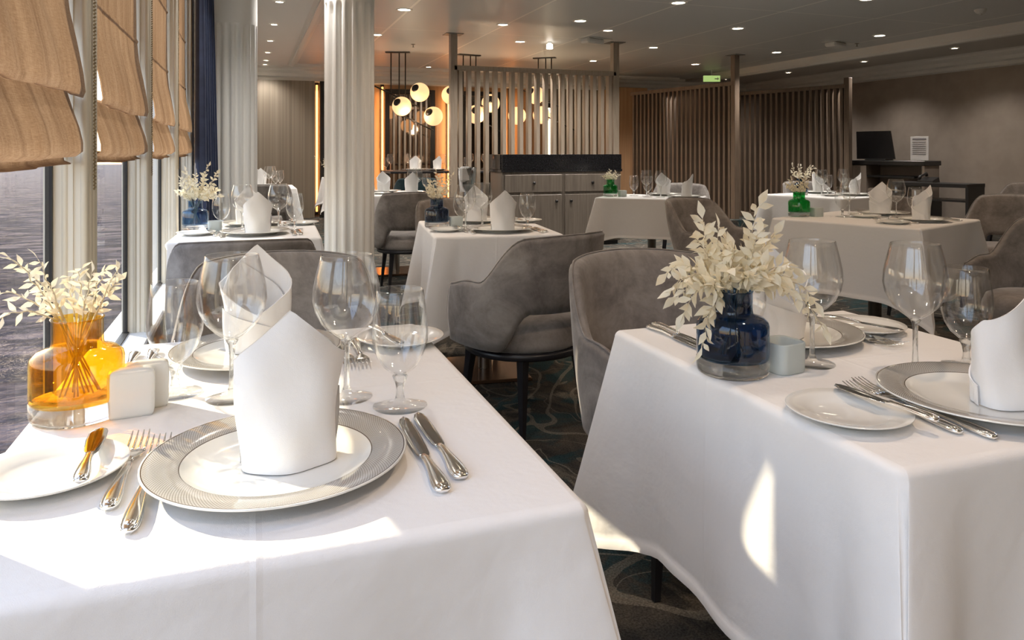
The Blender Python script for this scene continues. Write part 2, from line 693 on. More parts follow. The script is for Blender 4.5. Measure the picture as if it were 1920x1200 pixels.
# white soffit above the windows and the strip ceiling at the right
mb = MB().box((.055, (YF + YB) / 2, CH + .035), (1.15, YB - YF, .1))
struct('ceiling_window_soffit', mb, M_CEILW)
mb = MB().box((9.15, (YF + YB) / 2, CH + .01), (1.72, YB - YF, .1))
struct('ceiling_right_strip', mb, mat('grey_strip_ceiling', (.46, .44, .41), .5))


def molding(name, p0, p1, prof, m, flip=1):
    """profile (offset from line to the left side of p0->p1, z) swept straight"""
    p0, p1 = Vector((*p0, 0)), Vector((*p1, 0))
    d = (p1 - p0).normalized()
    nrm = Vector((-d.y, d.x, 0)) * flip
    vs = []
    for p in (p0, p1):
        for o, z in prof:
            vs.append(p + nrm * o + Vector((0, 0, z)))
    n = len(prof)
    fs = [(i, (i + 1) % n, n + (i + 1) % n, n + i) for i in range(n)]
    fs += [tuple(range(n)), tuple(range(2 * n - 1, n - 1, -1))]
    return struct(name, MB().add(vs, fs, False), m)


crown = [(0, CH), (.30, CH), (.30, CH - .03), (.24, CH - .05), (.20, CH - .05), (.18, CH - .08), (.12, CH - .12), (.10, CH - .17), (.05, CH - .19), (.05, CH - .24), (0, CH - .26)]
crown_s = [(0, CH + .02), (.14, CH + .02), (.14, CH - .02), (.10, CH - .03), (.10, CH - .05), (.05, CH - .05), (.05, CH - .07), (0, CH - .07)]
molding('trim_crown_right', (XR, YF), (XR, 13.4), crown, M_WHITE)
molding('trim_crown_back', (XR, YB - .02), (-.4, YB - .02), crown, M_WHITE)
molding('trim_ceiling_right', (8.18, YF), (8.18, 11.9), [(-.22, CH + .02), (-.22, CH - .04), (-.15, CH - .05), (-.15, CH - .09), (-.06, CH - .10), (-.06, CH - .13), (.03, CH - .13), (.06, CH - .10), (.06, CH + .02)], M_WHITE)
molding('trim_soffit', (.60, YF), (.60, 12.9), [(-.03, CH + .02), (-.03, CH - .015), (.02, CH - .02), (.02, CH - .045), (.07, CH - .045), (.07, CH - .02), (.12, CH - .015), (.12, CH + .02)], M_WHITE, -1)
molding('trim_soffit_back', (.60, 12.9), (8.0, 12.9), [(-.03, CH + .02), (-.03, CH - .02), (.02, CH - .03), (.07, CH - .03), (.07, CH + .02)], M_WHITE, -1)

# right wall, front wall behind the camera
struct('wall_right', MB().box((XR + .06, (YF + YB) / 2, 1.35), (.12, YB - YF, 2.7)), M_TAUPEWALL)
struct('wall_front', MB().box((4.8, YF - .06, 1.35), (11.0, .12, 2.7)), M_TAUPEWALL)
# back wall in fields of finish
struct('wall_back', MB().box((4.8, YB + .08, 1.35), (11.0, .12, 2.7)), M_WARMWALL)


def xback(px, y):
    s_, c_ = sin(YAW), cos(YAW)
    t_ = (px - 960) / 1400
    z = y / (c_ - t_ * s_)
    return z * (s_ + c_ * t_)


def panel(name, x0, x1, y, th, z0, z1, m):
    return struct(name, MB().box(((x0 + x1) / 2, y - th / 2, (z0 + z1) / 2), (x1 - x0, th, z1 - z0)), m)


panel('wall_panel_left', xback(440, 13.3), xback(590, 13.3), 13.4, .10, 0, 2.36, M_PANEL)
panel('wall_panel_dark', xback(600, 13.3), xback(650, 13.3), 13.4, .12, 0, 2.36, mat('dark_niche', (.01, .009, .008), .5))
panel('wall_panel_grey', xback(1030, 13.3), xback(1165, 13.3), 13.4, .05, 0, 2.36, M_PANEL)
panel('wall_corridor', 7.0, 9.98, 13.4, .10, 0, 2.36, mat('dark_corridor', (.09, .05, .03), .6))
# brown return walls by the corridor opening
struct('wall_return', MB().box((xback(1190, 12.4), 12.9, 1.17), (xback(1218, 12.4) - xback(1165, 12.4), .9, 2.34)), M_WARMWALL)
struct('wall_pier', MB().box((7.72, 11.9, 1.17), (.16, .9, 2.34)), M_WARMWALL)
struct('baseboard_right', MB().box((XR - .01, (YF + YB) / 2, .06), (.02, YB - YF, .12)), mat('dark_skirting', (.05, .04, .035), .5))


# LED coves on the back wall: a slim lit strip beside each panel
def led(px, y=13.36):
    x = xback(px, y)
    t = thing('cove_light', 'slim amber cove strip on the back wall ' + LEDWHERE[px], 'cove light', (x, y, 0), 0, 'amber cove strips on the back wall')
    obj('strip', MB().box((0, 0, 1.2), (.035, .03, 2.2), bev=.005).mesh('strip', M_LED), t)
    obj('channel', MB().box((0, .03, 1.2), (.06, .03, 2.3)).mesh('channel', M_BLACK), t)
    ld = bpy.data.lights.new('cove', 'AREA')
    ld.energy = 4
    ld.color = (1, .5, .18)
    ld.shape = 'RECTANGLE'
    ld.size = .06
    ld.size_y = 2.0
    lo = bpy.data.objects.new('cove', ld)
    COL.objects.link(lo)
    lo.parent = t
    lo.location = (0, -.05, 1.2)
    lo.rotation_euler = (PI / 2, 0, 0)
    return t


LEDWHERE = {594: 'at the right end of the striped panel', 717: 'left of the dark framed mirror', 841: 'right of the dark framed mirror', 957: 'behind the slatted screen', 1163: 'beside the brown return wall'}
for px in LEDWHERE:
    led(px)

# dark framed bronze mirror
x0, x1 = xback(722, 13.3), xback(816, 13.3)
t = thing('wall_mirror', 'tall bronze wall mirror in a black frame behind the globe chandelier', 'mirror', ((x0 + x1) / 2, 13.34, .1))
wd = x1 - x0
obj('mirror_glass', MB().box((0, 0, 1.08), (wd - .16, .02, 1.98)).mesh('mirror_glass', M_MIRROR), t)
f = MB()
for sx in (-1, 1):
    f.box((sx * (wd / 2 - .04), -.02, 1.08), (.08, .06, 2.16), bev=.006)
f.box((0, -.02, 2.12), (wd - .16, .06, .08), bev=.006)
f.box((0, -.02, .04), (wd - .16, .06, .08), bev=.006)
obj('mirror_frame', f.mesh('mirror_frame', M_BLACK), t)
for k in range(7):
    obj('reflection_bar', MB().box((-wd / 2 + .16 + k * (wd - .32) / 6, -.03, 1.08), (.035, .02, 1.98), bev=.004).mesh('reflection_bar', M_SCREEN), t)  # bars added over the glass to imitate the slats it reflects
# second mirror seen through the slats, narrow tall window strip
x0, x1 = xback(868, 13.3), xback(940, 13.3)
t = thing('wall_mirror', 'bronze mirror in a black frame seen through the left screen slats', 'mirror', ((x0 + x1) / 2, 13.34, .1))
wd = x1 - x0
obj('mirror_glass', MB().box((0, 0, 1.08), (wd - .16, .02, 1.98)).mesh('mirror_glass', M_MIRROR), t)
f = MB()
for sx in (-1, 1):
    f.box((sx * (wd / 2 - .04), -.02, 1.08), (.08, .06, 2.16), bev=.006)
f.box((0, -.02, 2.12), (wd - .16, .06, .08), bev=.006)
f.box((0, -.02, .04), (wd - .16, .06, .08), bev=.006)
obj('mirror_frame', f.mesh('mirror_frame', M_BLACK), t)
t = thing('wall_light', 'tall narrow glowing strip for the far window seen between the screen slats', 'window strip', (xback(1025, 13.3), 13.2, 0))
obj('glowing_strip', MB().box((0, 0, 1.45), (.06, .04, 1.05), bev=.01).mesh('glowing_strip', emis('window_glow', (1, .85, .55), 5)), t)  # glowing panel added for the brightness of a narrow far window
obj('housing', MB().box((0, .04, 1.45), (.20, .04, 1.3), bev=.01).mesh('housing', M_BLACK), t)

# ------------------------------------------------------------------ window wall
PITCH = 1.10
WIN0 = 1.96
posts = [WIN0 + PITCH * k for k in range(-4, 4)]     # near faces of the posts
PW = .13
SILL, HEAD = .46, 2.50
struct('wall_left_lower', MB().box((-.435, (YF + 5.6) / 2, SILL / 2 - .01), (.11, 5.6 - YF, SILL - .02)), M_WHITE)
struct('trim_sill', MB().box((-.43, (YF + 5.6) / 2, SILL), (.17, 5.6 - YF, .03), bev=.006), M_WHITE)
struct('wall_left_header', MB().box((-.435, (YF + 5.6) / 2, (HEAD + 2.7) / 2), (.11, 5.6 - YF, 2.7 - HEAD)), M_WHITE)
struct('wall_left', MB().box((-.50, (5.5 + YB) / 2, 1.35), (.24, YB - 5.5, 2.7)), M_WHITE)
struct('wall_left_near', MB().box((-.50, (YF - 2.44 + PITCH * 0) / 2, 1.35), (.24, .1, 2.7)), M_WHITE)
for i, y in enumerate(posts):
    m = MB()
    m.box((-.418, y + PW / 2, (SILL + HEAD) / 2), (.06, PW - .012, HEAD - SILL))
    m.box((-.385, y + PW / 2, (SILL + HEAD) / 2), (.03, PW - .02, HEAD - SILL))
    # beads on the jamb and on the room face
    for xx in (-.366, -.405):
        for sg in (-1, 1):
            m.tube([(xx, y + PW / 2 + sg * (PW / 2 - .010), SILL + .01), (xx, y + PW / 2 + sg * (PW / 2 - .010), HEAD)], .008, 8)
    for q in (.025, .065, .105):
        m.tube([(-.369, y + q, SILL + .01), (-.369, y + q, HEAD)], .011, 8)
    struct('trim_%d' % (i + 1), m, M_CREAM)
for i in range(len(posts) - 1):
    a, b = posts[i] + PW - .01, posts[i + 1] + .01
    wroot = bpy.data.objects.new('window_%d' % (i + 1), None)
    COL.objects.link(wroot)
    wroot.location = (XG, a, SILL)
    wroot['kind'] = 'structure'
    L, Hh = b - a, HEAD - SILL
    obj('pane', MB().box((0, L / 2, Hh / 2), (.008, L, Hh)).mesh('pane', M_WINDOW), wroot)
    g = MB()
    for yy in (.008, L - .008):
        g.box((0.0, yy, Hh / 2), (.014, .016, Hh))
    g.box((0, L / 2, .01), (.024, L, .02))
    g.box((0, L / 2, Hh - .01), (.024, L, .02))
    obj('gasket', g.mesh('gasket', M_GASKET), wroot)

# roman blinds: drawn half way, two soft folds at the bottom
BL_PROF = [(-.405, 2.49, 0), (-.405, 2.20, 0), (-.400, 2.19, 0), (-.405, 2.18, 0), (-.405, 1.86, 0), (-.399, 1.85, 0), (-.405, 1.84, 0),
           (-.404, 1.56, 0), (-.398, 1.55, 0), (-.402, 1.54, .05), (-.395, 1.47, .4), (-.380, 1.40, .75), (-.366, 1.33, 1.0), (-.360, 1.285, .9), (-.365, 1.27, .6),
           (-.385, 1.275, .2), (-.400, 1.29, 0), (-.395, 1.275, .2), (-.384, 1.24, .35), (-.370, 1.20, .25), (-.362, 1.165, .1), (-.362, 1.145, 0), (-.375, 1.135, 0), (-.400, 1.138, 0), (-.404, 1.15, 0), (-.400, 1.125, .1), (-.385, 1.118, .1)]
BLW = {0: 'behind the camera', 1: 'behind the camera', 2: 'in the window beside the camera'}
bl_labels = ['tan linen roman blind beside the camera at the far left edge', 'tan linen roman blind of the nearest full window above the amber vase',
             'tan linen roman blind of the second window from the front', 'tan linen roman blind of the third window from the front',
             'tan linen roman blind of the window beside the navy curtain']
for i in range(len(posts) - 1):
    a, b = posts[i] + PW + .005, posts[i + 1] - .005
    L = b - a
    rnd = random.Random(40 + i)
    ph = [rnd.uniform(0, 6) for _ in range(6)]
    nv = 44

    def fn(ii, jj):
        x, z, s_ = BL_PROF[ii]
        u = jj / (nv - 1)
        sag = .018 * sin(PI * u) * s_ - (.02 * (1 - abs(2 * u - 1)) if ii > 9 else 0)
        wv = (.006 * sin(u * 23 + ph[0]) + .004 * sin(u * 41 + ph[1] + z * 9)) * min(1, max(0, (1.9 - z)) / .5)
        # side edges pull in around the swag, leaving a slit of daylight
        pull = 0
        if 9 <= ii <= 15:
            pull = .036 * (s_ ** .8) * max(0, 1 - u * 6)
        y = a + L * u + pull
        return (min(-.352, x + wv * .8 + .004), y, z + sag * .4 + .012 * sin(u * 9 + ph[2]) * s_ * .5)
    m = MB()
    m.grid(fn, len(BL_PROF), nv)
    lab = bl_labels[min(max(i - 1, 0), 4)] if i >= 1 else 'tan linen roman blind behind the camera'
    if i < 3:      # the windows behind the camera stand open
        continue
    lab = ['tan linen roman blind of the nearest window at the left edge, above the amber vase', bl_labels[2], bl_labels[3], bl_labels[4]][i - 3]
    t = thing('roman_blind', lab, 'blind', (0, 0, 0), 0, 'roman blinds in the window wall')
    obj('blind_fabric', m.mesh('blind_fabric', M_BLIND), t)
    rods = MB()
    for zz in (2.19, 1.85, 1.55):
        rods.tube([(-.408, a + .01, zz), (-.408, b - .01, zz)], .004, 6)
    obj('rod', rods.mesh('rod', mat('blind_rod', (.35, .22, .12), .6)), t)
    obj('headrail', MB().box((-.40, (a + b) / 2, 2.485), (.035, L, .03), bev=.004).mesh('headrail', M_WHITE), t)
    # beaded pull chain at the far jamb
    ch = MB()
    yc = posts[i + 1] + .055
    zt = 2.45
    bead = []
    for k in range(165):
        zz = zt - k * .0085
        if zz < .98:
            break
        for dy in (-.006, .006):
            ch.lathe([(0, .0032), (.0032, 0), (0, -.0032)], 6, (-.352, yc + dy, zz + (dy > 0) * .004), smooth=True)
    obj('pull_chain', ch.mesh('pull_chain', mat('bronze_chain', (.35, .27, .16), .35, .8)), t)

# navy curtain between last window and the column
cu = MB()
NV = 90


def cfn(i, j):
    z = 2.52 - i * (2.50 / 12)
    u = j / (NV - 1)
    y = 4.98 + u * .62
    k = i / 12
    x = -.30 + .045 * sin(u * 34) * (0.6 + .4 * k) + .03 * u + .035 * k * u
    return (x, y + .02 * sin(u * 34 + 1.3) - (1 - k) ** 2 * .14 * u, z)


cu.grid(cfn, 13, NV)
t = thing('curtain', 'navy blue full length curtain hanging beside the first fluted column', 'curtain')
obj('curtain_fabric', cu.mesh('curtain_fabric', M_NAVY), t)
obj('curtain_rail', MB().tube([(-.30, 4.8, 2.53), (-.27, 5.7, 2.53)], .010, 8).mesh('curtain_rail', M_BLACK), t)

# view out: the sea
s = MB()
tilt = Matrix.Rotation(.0135, 4, Vector((-.989, -.15, 0)))
s.add([(-6000, -6000, 0), (6000, -6000, 0), (6000, 6000, 0), (-6000, 6000, 0)], [(0, 1, 2, 3)], False)
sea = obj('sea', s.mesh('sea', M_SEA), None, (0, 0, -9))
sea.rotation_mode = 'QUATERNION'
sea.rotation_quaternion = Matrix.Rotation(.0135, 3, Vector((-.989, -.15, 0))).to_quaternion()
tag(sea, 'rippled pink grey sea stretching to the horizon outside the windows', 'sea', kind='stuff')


# ------------------------------------------------------------------ fluted columns
def fluted(name, c, R, nfl=16, rot=0.0):
    m = MB()
    n = nfl * 10
    zs = [0, .10, .101, 2.02, 2.06, 2.10, 2.6]
    prof = [(0, .0), (.10, .0), (.13, 1), (1.99, 1), (2.06, .75), (2.085, 0), (2.09, 0), (2.6, 0)]

    def fn(i, j):
        a = 2 * PI * i / n + rot
        z, k = prof[j]
        ph = (i % 10) / 10
        gro = 0
        if ph < .62:
            gro = sqrt(max(0, 1 - ((ph - .31) / .31) ** 2))
        r = R - .026 * gro * k
        return (c[0] + r * cos(a), c[1] + r * sin(a), z)
    m.grid(fn, n, len(prof), closed_u=True)
    m.lathe([(R + .03, 0), (R + .03, .07), (R + .012, .09), (R + .012, .12), (R, .13)], 48, (c[0], c[1], 0))
    o = struct(name, m, M_COLUMN)
    return o


fluted('column', (.600, 4.88), .158, 16, .12)
fluted('column_by_wall', (-.115, 5.98), .163, 16, .0)

# ------------------------------------------------------------------ tables and cloths
random.seed(5)


def cloth_mesh(wd, dp, L, seed, clamp=None, wave=1.0, name='tablecloth', flare=.12, cdrop=.42):
    rnd = random.Random(seed)
    hx, hy = wd / 2, dp / 2
    per = []
    NS = 46

    def side(p0, p1, nrm, c0, c1):
        for i in range(NS):
            u = i / NS
            # denser near the corners
            uu = .5 - .5 * cos(PI * u)
            p = p0 + (p1 - p0) * uu
            ln = (p1 - p0).length
            per.append((p, nrm, uu * ln, (1 - uu) * ln, c0, c1))
    A, B, C, D = Vector((-hx, -hy, 0)), Vector((hx, -hy, 0)), Vector((hx, hy, 0)), Vector((-hx, hy, 0))
    dA, dB, dC, dD = [v.normalized() for v in (Vector((-1, -1, 0)), Vector((1, -1, 0)), Vector((1, 1, 0)), Vector((-1, 1, 0)))]
    side(A, B, Vector((0, -1, 0)), dA, dB)
    side(B, C, Vector((1, 0, 0)), dB, dC)
    side(C, D, Vector((0, 1, 0)), dC, dD)
    side(D, A, Vector((-1, 0, 0)), dD, dA)
    ph = [rnd.uniform(0, 2 * PI) for _ in range(8)]
    vs, rows = [], []
    rr = .014
    n = len(per)
    QS = [0, .04, .1, .18, .27, .37, .48, .6, .72, .83, .92, .952, .956, 1.0]
    NR = 5

    def base(p, q=0):
        return p
    # inner top ring then rounded edge then the drop
    rings = []
    ins = []
    for (p, nr, d0, d1, c0, c1) in per:
        q = Vector((max(-hx + rr, min(hx - rr, p.x)), max(-hy + rr, min(hy - rr, p.y)), 0))
        ins.append(q)
    for k in range(NR + 1):
        a = (PI / 2) * k / NR
        ring = []
        for q, (p, nr, d0, d1, c0, c1) in zip(ins, per):
            e0, e1 = exp(-(d0 / .012) ** 2), exp(-(d1 / .012) ** 2)
            dr = (nr + c0 * e0 * .8 + c1 * e1 * .8).normalized()
            ring.append(q + dr * rr * sin(a) + Vector((0, 0, -rr * (1 - cos(a)))))
        rings.append(ring)
    tot = 0
    last = rings[-1]
    for q in QS[1:]:
        ring = []
        s_ = 0
        for idx, ((p, nr, d0, d1, c0, c1), b) in enumerate(zip(per, last)):
            dd, cdir = (d0, c0) if d0 < d1 else (d1, c1)
            e = exp(-(dd / .085) ** 2)
            e2 = exp(-((dd - .17) / .07) ** 2)
            drop = (L - rr) * (1 + cdrop * exp(-(dd / .085) ** 1.2))
            ang = idx / n * 2 * PI
            wv = (.008 * sin(ang * 9 + ph[0]) + .006 * sin(ang * 14 + ph[1]) + .004 * sin(ang * 23 + ph[2])) * wave
            e3 = exp(-((dd - .105) / .028) ** 2)
            out = q * .012 + q * flare * e - q * .022 * e2 - q * .030 * e3 + wv * q ** 1.3 * (1 - e)
            if q > .954:
                out += .0022
            dr = (nr * (1 - e) + cdir * e)
            pt = b + dr * out + Vector((0, 0, -drop * q * (1 - .04 * e)))
            # the hanging corner folds back on itself near the hem
            tang = Vector((-nr.y, nr.x, 0)) * (1 if d0 < d1 else -1)
            pt += tang * (-.035) * q * exp(-((dd - .05) / .05) ** 2)
            if clamp:
                pt.x = max(clamp[0], min(clamp[1], pt.x))
                pt.y = max(clamp[2], min(clamp[3], pt.y))
            ring.append(pt)
        rings.append(ring)
    m = MB()
    vs = [p for r in rings for p in r]
    fs = []
    for k in range(len(rings) - 1):
        for i in range(n):
            j = (i + 1) % n
            fs.append((k * n + i, k * n + n + i, k * n + n + j, k * n + j))
    m.add(vs, fs, True)
    # top
    xs = hx - rr
    ys = hy - rr
    m.add([(-xs, -ys, 0), (xs, -ys, 0), (xs, ys, 0), (-xs, ys, 0)], [(0, 1, 2, 3)], True)
    return m


def table(key, c, size, rz, where, L=.36, clamp=None, seed=1, h=.75, z0=0, cloth=True):
    wd, dp = size
    t = thing('dining_table', 'pedestal dining table under the white cloth of the ' + where, 'table', (c[0], c[1], z0), rz, 'pedestal dining tables')
    obj('tabletop', MB().box((0, 0, h - .018), (wd - .022, dp - .022, .030), bev=.006).mesh('tabletop', M_SIDE if cloth else M_DARKWOOD), t)
    obj('pedestal', MB().lathe([(.036, .02), (.036, h - .04), (.10, h - .036), (.10, h - .034)], 28).mesh('pedestal', M_STRETCH), t)
    obj('base_plate', MB().box((0, 0, .010), (.40, .46, .018), bev=.004).mesh('base_plate', M_BASE), t)
    if cloth:
        o = obj('tablecloth', cloth_mesh(wd, dp, L, seed, clamp).mesh('tablecloth', M_CLOTH), None, (c[0], c[1], z0 + h + .0015), rz)
        tag(o, 'white tablecloth draped over the ' + where, 'tablecloth', 'white tablecloths')
    return t


# ------------------------------------------------------------------ tableware builders
def b_charger():
    R = .1575
    pr = [(0, .005), (.085, .005), (.100, .008), (.1125, .0145), (.114, .0155), (.135, .0185), (R - .002, .0215), (R, .0210), (R, .0195), (R - .004, .0180), (.13, .0135), (.11, .008), (.10, .0015), (.085, 0), (0, 0)]
    return [('charger', MB().lathe(pr[::-1], 96).mesh('charger', M_CHARGER), [])]


def b_bread():
    R = .088
    pr = [(0, .004), (.045, .004), (.055, .007), (.060, .0095), (.075, .012), (R - .001, .0165), (R, .0155), (R - .003, .0135), (.06, .006), (.05, 0), (0, 0)]
    return [('bread_plate', MB().lathe(pr[::-1], 72).mesh('bread_plate', M_PORC), [])]


def napkin_mesh(layer, seed=0):
    rnd = random.Random(seed)
    ph = [rnd.uniform(0, 6) for _ in range(4)]
    m = MB()
    NA, NZ = 72, 22
    thk = .0018

    def wall(NAc, a0, a1, topf, ins, y_off=0.0):
        def pos(i, j, off):
            u = i / (NAc - 1)
            a = a0 + (a1 - a0) * u      # 0 = front (towards -y)
            hz = topf(a)
            v = j / (NZ - 1)
            z = hz * v
            q = z / .13
            rx = .056 + .011 * min(q, 1.2) ** 1.3 - ins
            ry = .040 + .004 * q - ins
            if z > .10:
                # the tip gathers into a flat leaf and leans back a little
                k = (z - .10) / .095
                ry += .006 * k
            wob = .0018 * sin(a * 5 + ph[0] + z * 30) + .0014 * sin(a * 3 - z * 45 + ph[1])
            rx += wob + off
            ry += wob + off
            return (rx * sin(a), -ry * cos(a) + .10 * max(0, z - .11) * .35 + y_off, z)
        m.grid(lambda i, j: pos(i, j, 0), NAc, NZ)
        m.grid(lambda i, j: pos(NAc - 1 - i, j, -thk), NAc, NZ)
        # rim between both skins
        m.grid(lambda i, j: pos(i, NZ - 1, -thk if j else 0.0007), NAc, 2)
        m.grid(lambda i, j: pos(0 if i == 0 else NAc - 1, 0, 0), 2, 2)

    def outer(a):
        x = abs(a) / PI
        if x < .5:
            return .199 - .066 * abs(sin(a))
        k = (x - .5) / .5
        return .133 - .060 * k ** .9

    def inner(a):
        d = abs(a - .5) / PI
        return .168 - .07 * min(1, d / .5)
    if layer == 0:
        wall(NA, -PI, PI * 1.02, outer, 0)
    elif layer == 1:
        wall(48, -PI * .55, PI * .62, inner, .0045)
    else:
        # turned up cuff at the back crossing diagonally
        def cuff(a):
            u = (a - PI * .58) / (PI * .84)
            return .085 - .055 * u
        wall(40, PI * .58, PI * 1.42, cuff, -.003)
    return m


def b_napkin():
    return [('napkin_wrap', napkin_mesh(0, 3).mesh('napkin_wrap', M_NAPKIN), []), ('inner_fold', napkin_mesh(1, 4).mesh('inner_fold', M_NAPKIN), []), ('cuff', napkin_mesh(2, 5).mesh('cuff', M_NAPKIN), [])]


def handle_mb(m, L, wmax, zlift, y0=0):
    """handle from y=y0 (end) up to y0+L (neck)"""
    ks = [0, .02, .06, .14, .25, .45, .65, .8, .92, 1.0]
    ws = [.45, .75, .95, 1.0, .95, .72, .52, .46, .52, .40]
    pts = [(0, y0 + k * L, zlift + .0045 + .002 * sin(k * PI)) for k in ks]
    m.tube(pts, [(wmax * w_, .0036 * (.6 + .4 * w_)) for w_ in ws], 12, up=(0, 0, 1))
    # raised thread border
    for sg in (-1, 1):
        m.tube([(sg * wmax * w_ * .78, y0 + k * L, zlift + .0045 + .002 * sin(k * PI) + .0024 * (.6 + .4 * w_)) for k, w_ in list(zip(ks, ws))[1:-1]], .0011, 6)
    m.lathe([(wmax * .55, 0), (wmax * .5, .0018), (0, .0026)], 14, (0, y0 + .10 * L, zlift + .0065), sy=1.5)
    return m


def b_fork(L=.225):
    def f():
        h = handle_mb(MB(), L * .60, .0105, 0)
        head = MB()
        y1 = L * .60
        y2 = L * .74
        # shoulder plate, gently dished
        secs = [(y1 - .004, .0042, .004), (y1 + .006, .0042, .005), (y1 + .016, .010, .0045), (y1 + .026, .0135, .0030), (y2 + .004, .0135, .0035)]
        head.tube([(0, y, z + .002) for y, w_, z in secs], [(w_, .0013) for y, w_, z in secs], 12, up=(0, 0, 1))
        tm = []
        for k in range(4):
            x = (k - 1.5) * .0072
            tb = MB()
            tb.tube([(x, y2, .0050), (x, y2 + (L - y2) * .35, .0048), (x, y2 + (L - y2) * .7, .0080), (x * .96, L, .0135)], [(.0020, .0014), (.0019, .0013), (.0016, .0012), (.0007, .0006)], 8, up=(0, 0, 1))
            tm.append(('tine', tb.mesh('tine', M_SILVER)))
        return [('handle', h.mesh('handle', M_SILVER), []), ('fork_head', head.mesh('fork_head', M_SILVER), tm)]
    return f


def b_knife(L=.24, spread=False):
    def f():
        hl = .105 if not spread else .085
        h = handle_mb(MB(), hl, .0112 if not spread else .0095, 0)
        bl = MB()
        wds = [(hl - .004, .006, 0), (hl + .004, .0085, .001), (hl + (L - hl) * .2, .0098, .0012), (hl + (L - hl) * .55, .0105, .0012), (hl + (L - hl) * .82, .0100, .001), (hl + (L - hl) * .95, .0068, 0), (L, .0012, -.001)]
        if spread:
            wds = [(y, w_ * (1.0 if i < 3 else 1.12), z) for i, (y, w_, z) in enumerate(wds)]
        bl.tube([(.0015 if i > 4 else 0, y, .0046) for i, (y, w_, z) in enumerate(wds)], [(w_, .0011) for y, w_, z in wds], 10, up=(0, 0, 1))
        return [('handle', h.mesh('handle', M_SILVER), []), ('blade', bl.mesh('blade', M_STEEL), [])]
    return f


def glass_parts(bowl_out, th, foot_r, stem, zb):
    """bowl_out: list (r,z) from bottom to rim.  returns bowl, stem, foot meshes"""
    out = bowl_out
    inn = [(max(r - th, 0), z + (th * 1.6 if i < 3 else 0)) for i, (r, z) in enumerate(out)]
    inn[0] = (0, out[0][1] + th * 2.2)
    bowl = MB().lathe([(0, out[0][1])] + out[0:] + [(out[-1][0] - th * .5, out[-1][1] + .0006)] + inn[::-1], 56)
    stm = MB().lathe(stem, 24)
    foot = MB().lathe([(0, 0), (foot_r * .97, 0), (foot_r, .0012), (foot_r * .97, .0022), (foot_r * .55, .0040), (foot_r * .22, .0075), (.0072, .0130), (0, .0132)], 56)
    return [('bowl', bowl.mesh('bowl', M_GLASS), []), ('stem', stm.mesh('stem', M_CRYSTAL), []), ('foot', foot.mesh('foot', M_GLASS), [])]


def b_wine():
    zb = .092
    o = [(.004, zb), (.012, zb + .003), (.026, zb + .013), (.040, zb + .028), (.050, zb + .048), (.0535, zb + .066), (.0520, zb + .086), (.0475, zb + .108), (.0425, zb + .128), (.0405, zb + .136)]
    return glass_parts(o, .0014, .041, [(.0078, .0100), (.0052, .018), (.0042, .04), (.0042, .07), (.0055, .084), (.0100, .0925), (.0, .0955)], zb)


def b_water():
    zb = .046
    o = [(.004, zb), (.012, zb + .004), (.026, zb + .016), (.036, zb + .033), (.0425, zb + .055), (.0432, zb + .070), (.0415, zb + .092), (.0385, zb + .115), (.0360, zb + .134)]
    return glass_parts(o, .0013, .042, [(.0085, .0095), (.0060, .018), (.0058, .026), (.0075, .036), (.0120, .0465), (0, .050)], zb)


def b_vase(col, dark=False):
    def f():
        R, rn = .0630, .0345
        body = [(R - .001, .028), (R, .034), (R, .085), (R - .002, .092), (R - .010, .099), (rn + .008, .1025), (rn + .001, .106), (rn, .112), (rn, .143), (rn + .0015, .1465)]
        th = .0030
        inn = [(r - th, z) for r, z in body[1:]]
        prof = [(0, .0275)] + body + [(r, z) for r, z in inn[::-1]] + [(.030, .031), (0, .030)]
        b = MB().lathe(prof, 64)
        base = MB().lathe([(0, 0), (R * .90, 0), (R * .97, .003), (R, .010), (R, .0268), (0, .0268)], 64)
        return [('vase_body', b.mesh('vase_body', col), []), ('glass_base', base.mesh('glass_base', M_CRYSTAL), [])]
    return f


def b_shaker(n):
    def f():
        m = MB()
        prof = []
        # rounded block with a crowned top, section = superellipse
        pr = [(0, 0), (.90, 0), (.97, .004), (1.0, .012), (1.02, .055), (1.0, .064), (.97, .0670), (.80, .0700), (.4, .0718), (0, .072)]
        m.lathe([(r * .0315, z) for r, z in pr], 64, sy=.40, power=9)
        body = m.mesh('shaker_body', M_PORC_SH)
        hm = MB()
        for k in range(n):
            hm.lathe([(.0012, 0), (0, .0004)], 8, ((k - (n - 1) / 2) * .007, 0, .0716))
        return [('shaker_body', body, []), ('pour_hole', hm.mesh('pour_hole', M_BLACK), [])]
    return f


def b_candle():
    m = MB()
    m.lathe([(0, 0), (.030, 0), (.032, .003), (.033, .052), (.0318, .054), (.028, .052), (.0275, .006), (0, .006)], 48, power=4.5)
    c = MB().lathe([(0, .007), (.019, .007), (.019, .022), (.017, .023), (0, .0225)], 28)
    return [('glass_holder', m.mesh('glass_holder', M_FROST), []), ('candle', c.mesh('candle', mat('wax', (.85, .82, .74), .5)), [])]


# ------------------------------------------------------------------ dried bouquets
def leaf(m, p, d, up, L, W, curl):
    d = d.normalized()
    side = d.cross(up)
    if side.length < 1e-4:
        side = d.cross(Vector((1, 0, 0)))
    side.normalize()
    nn = side.cross(d).normalized()
    ws = [0.06, .55, 1.0, .85, .45, .03]
    vs = []
    for i, w_ in enumerate(ws):
        u = i / 5
        c = p + d * L * u + nn * (-curl * L * u * u)
        fold = .25 * W * w_
        vs += [c - side * W * w_ + nn * fold, c, c + side * W * w_ + nn * fold]
    fs = []
    for i in range(5):
        a = i * 3
        fs += [(a, a + 1, a + 4, a + 3), (a + 1, a + 2, a + 5, a + 4)]
    m.add(vs, fs, True)


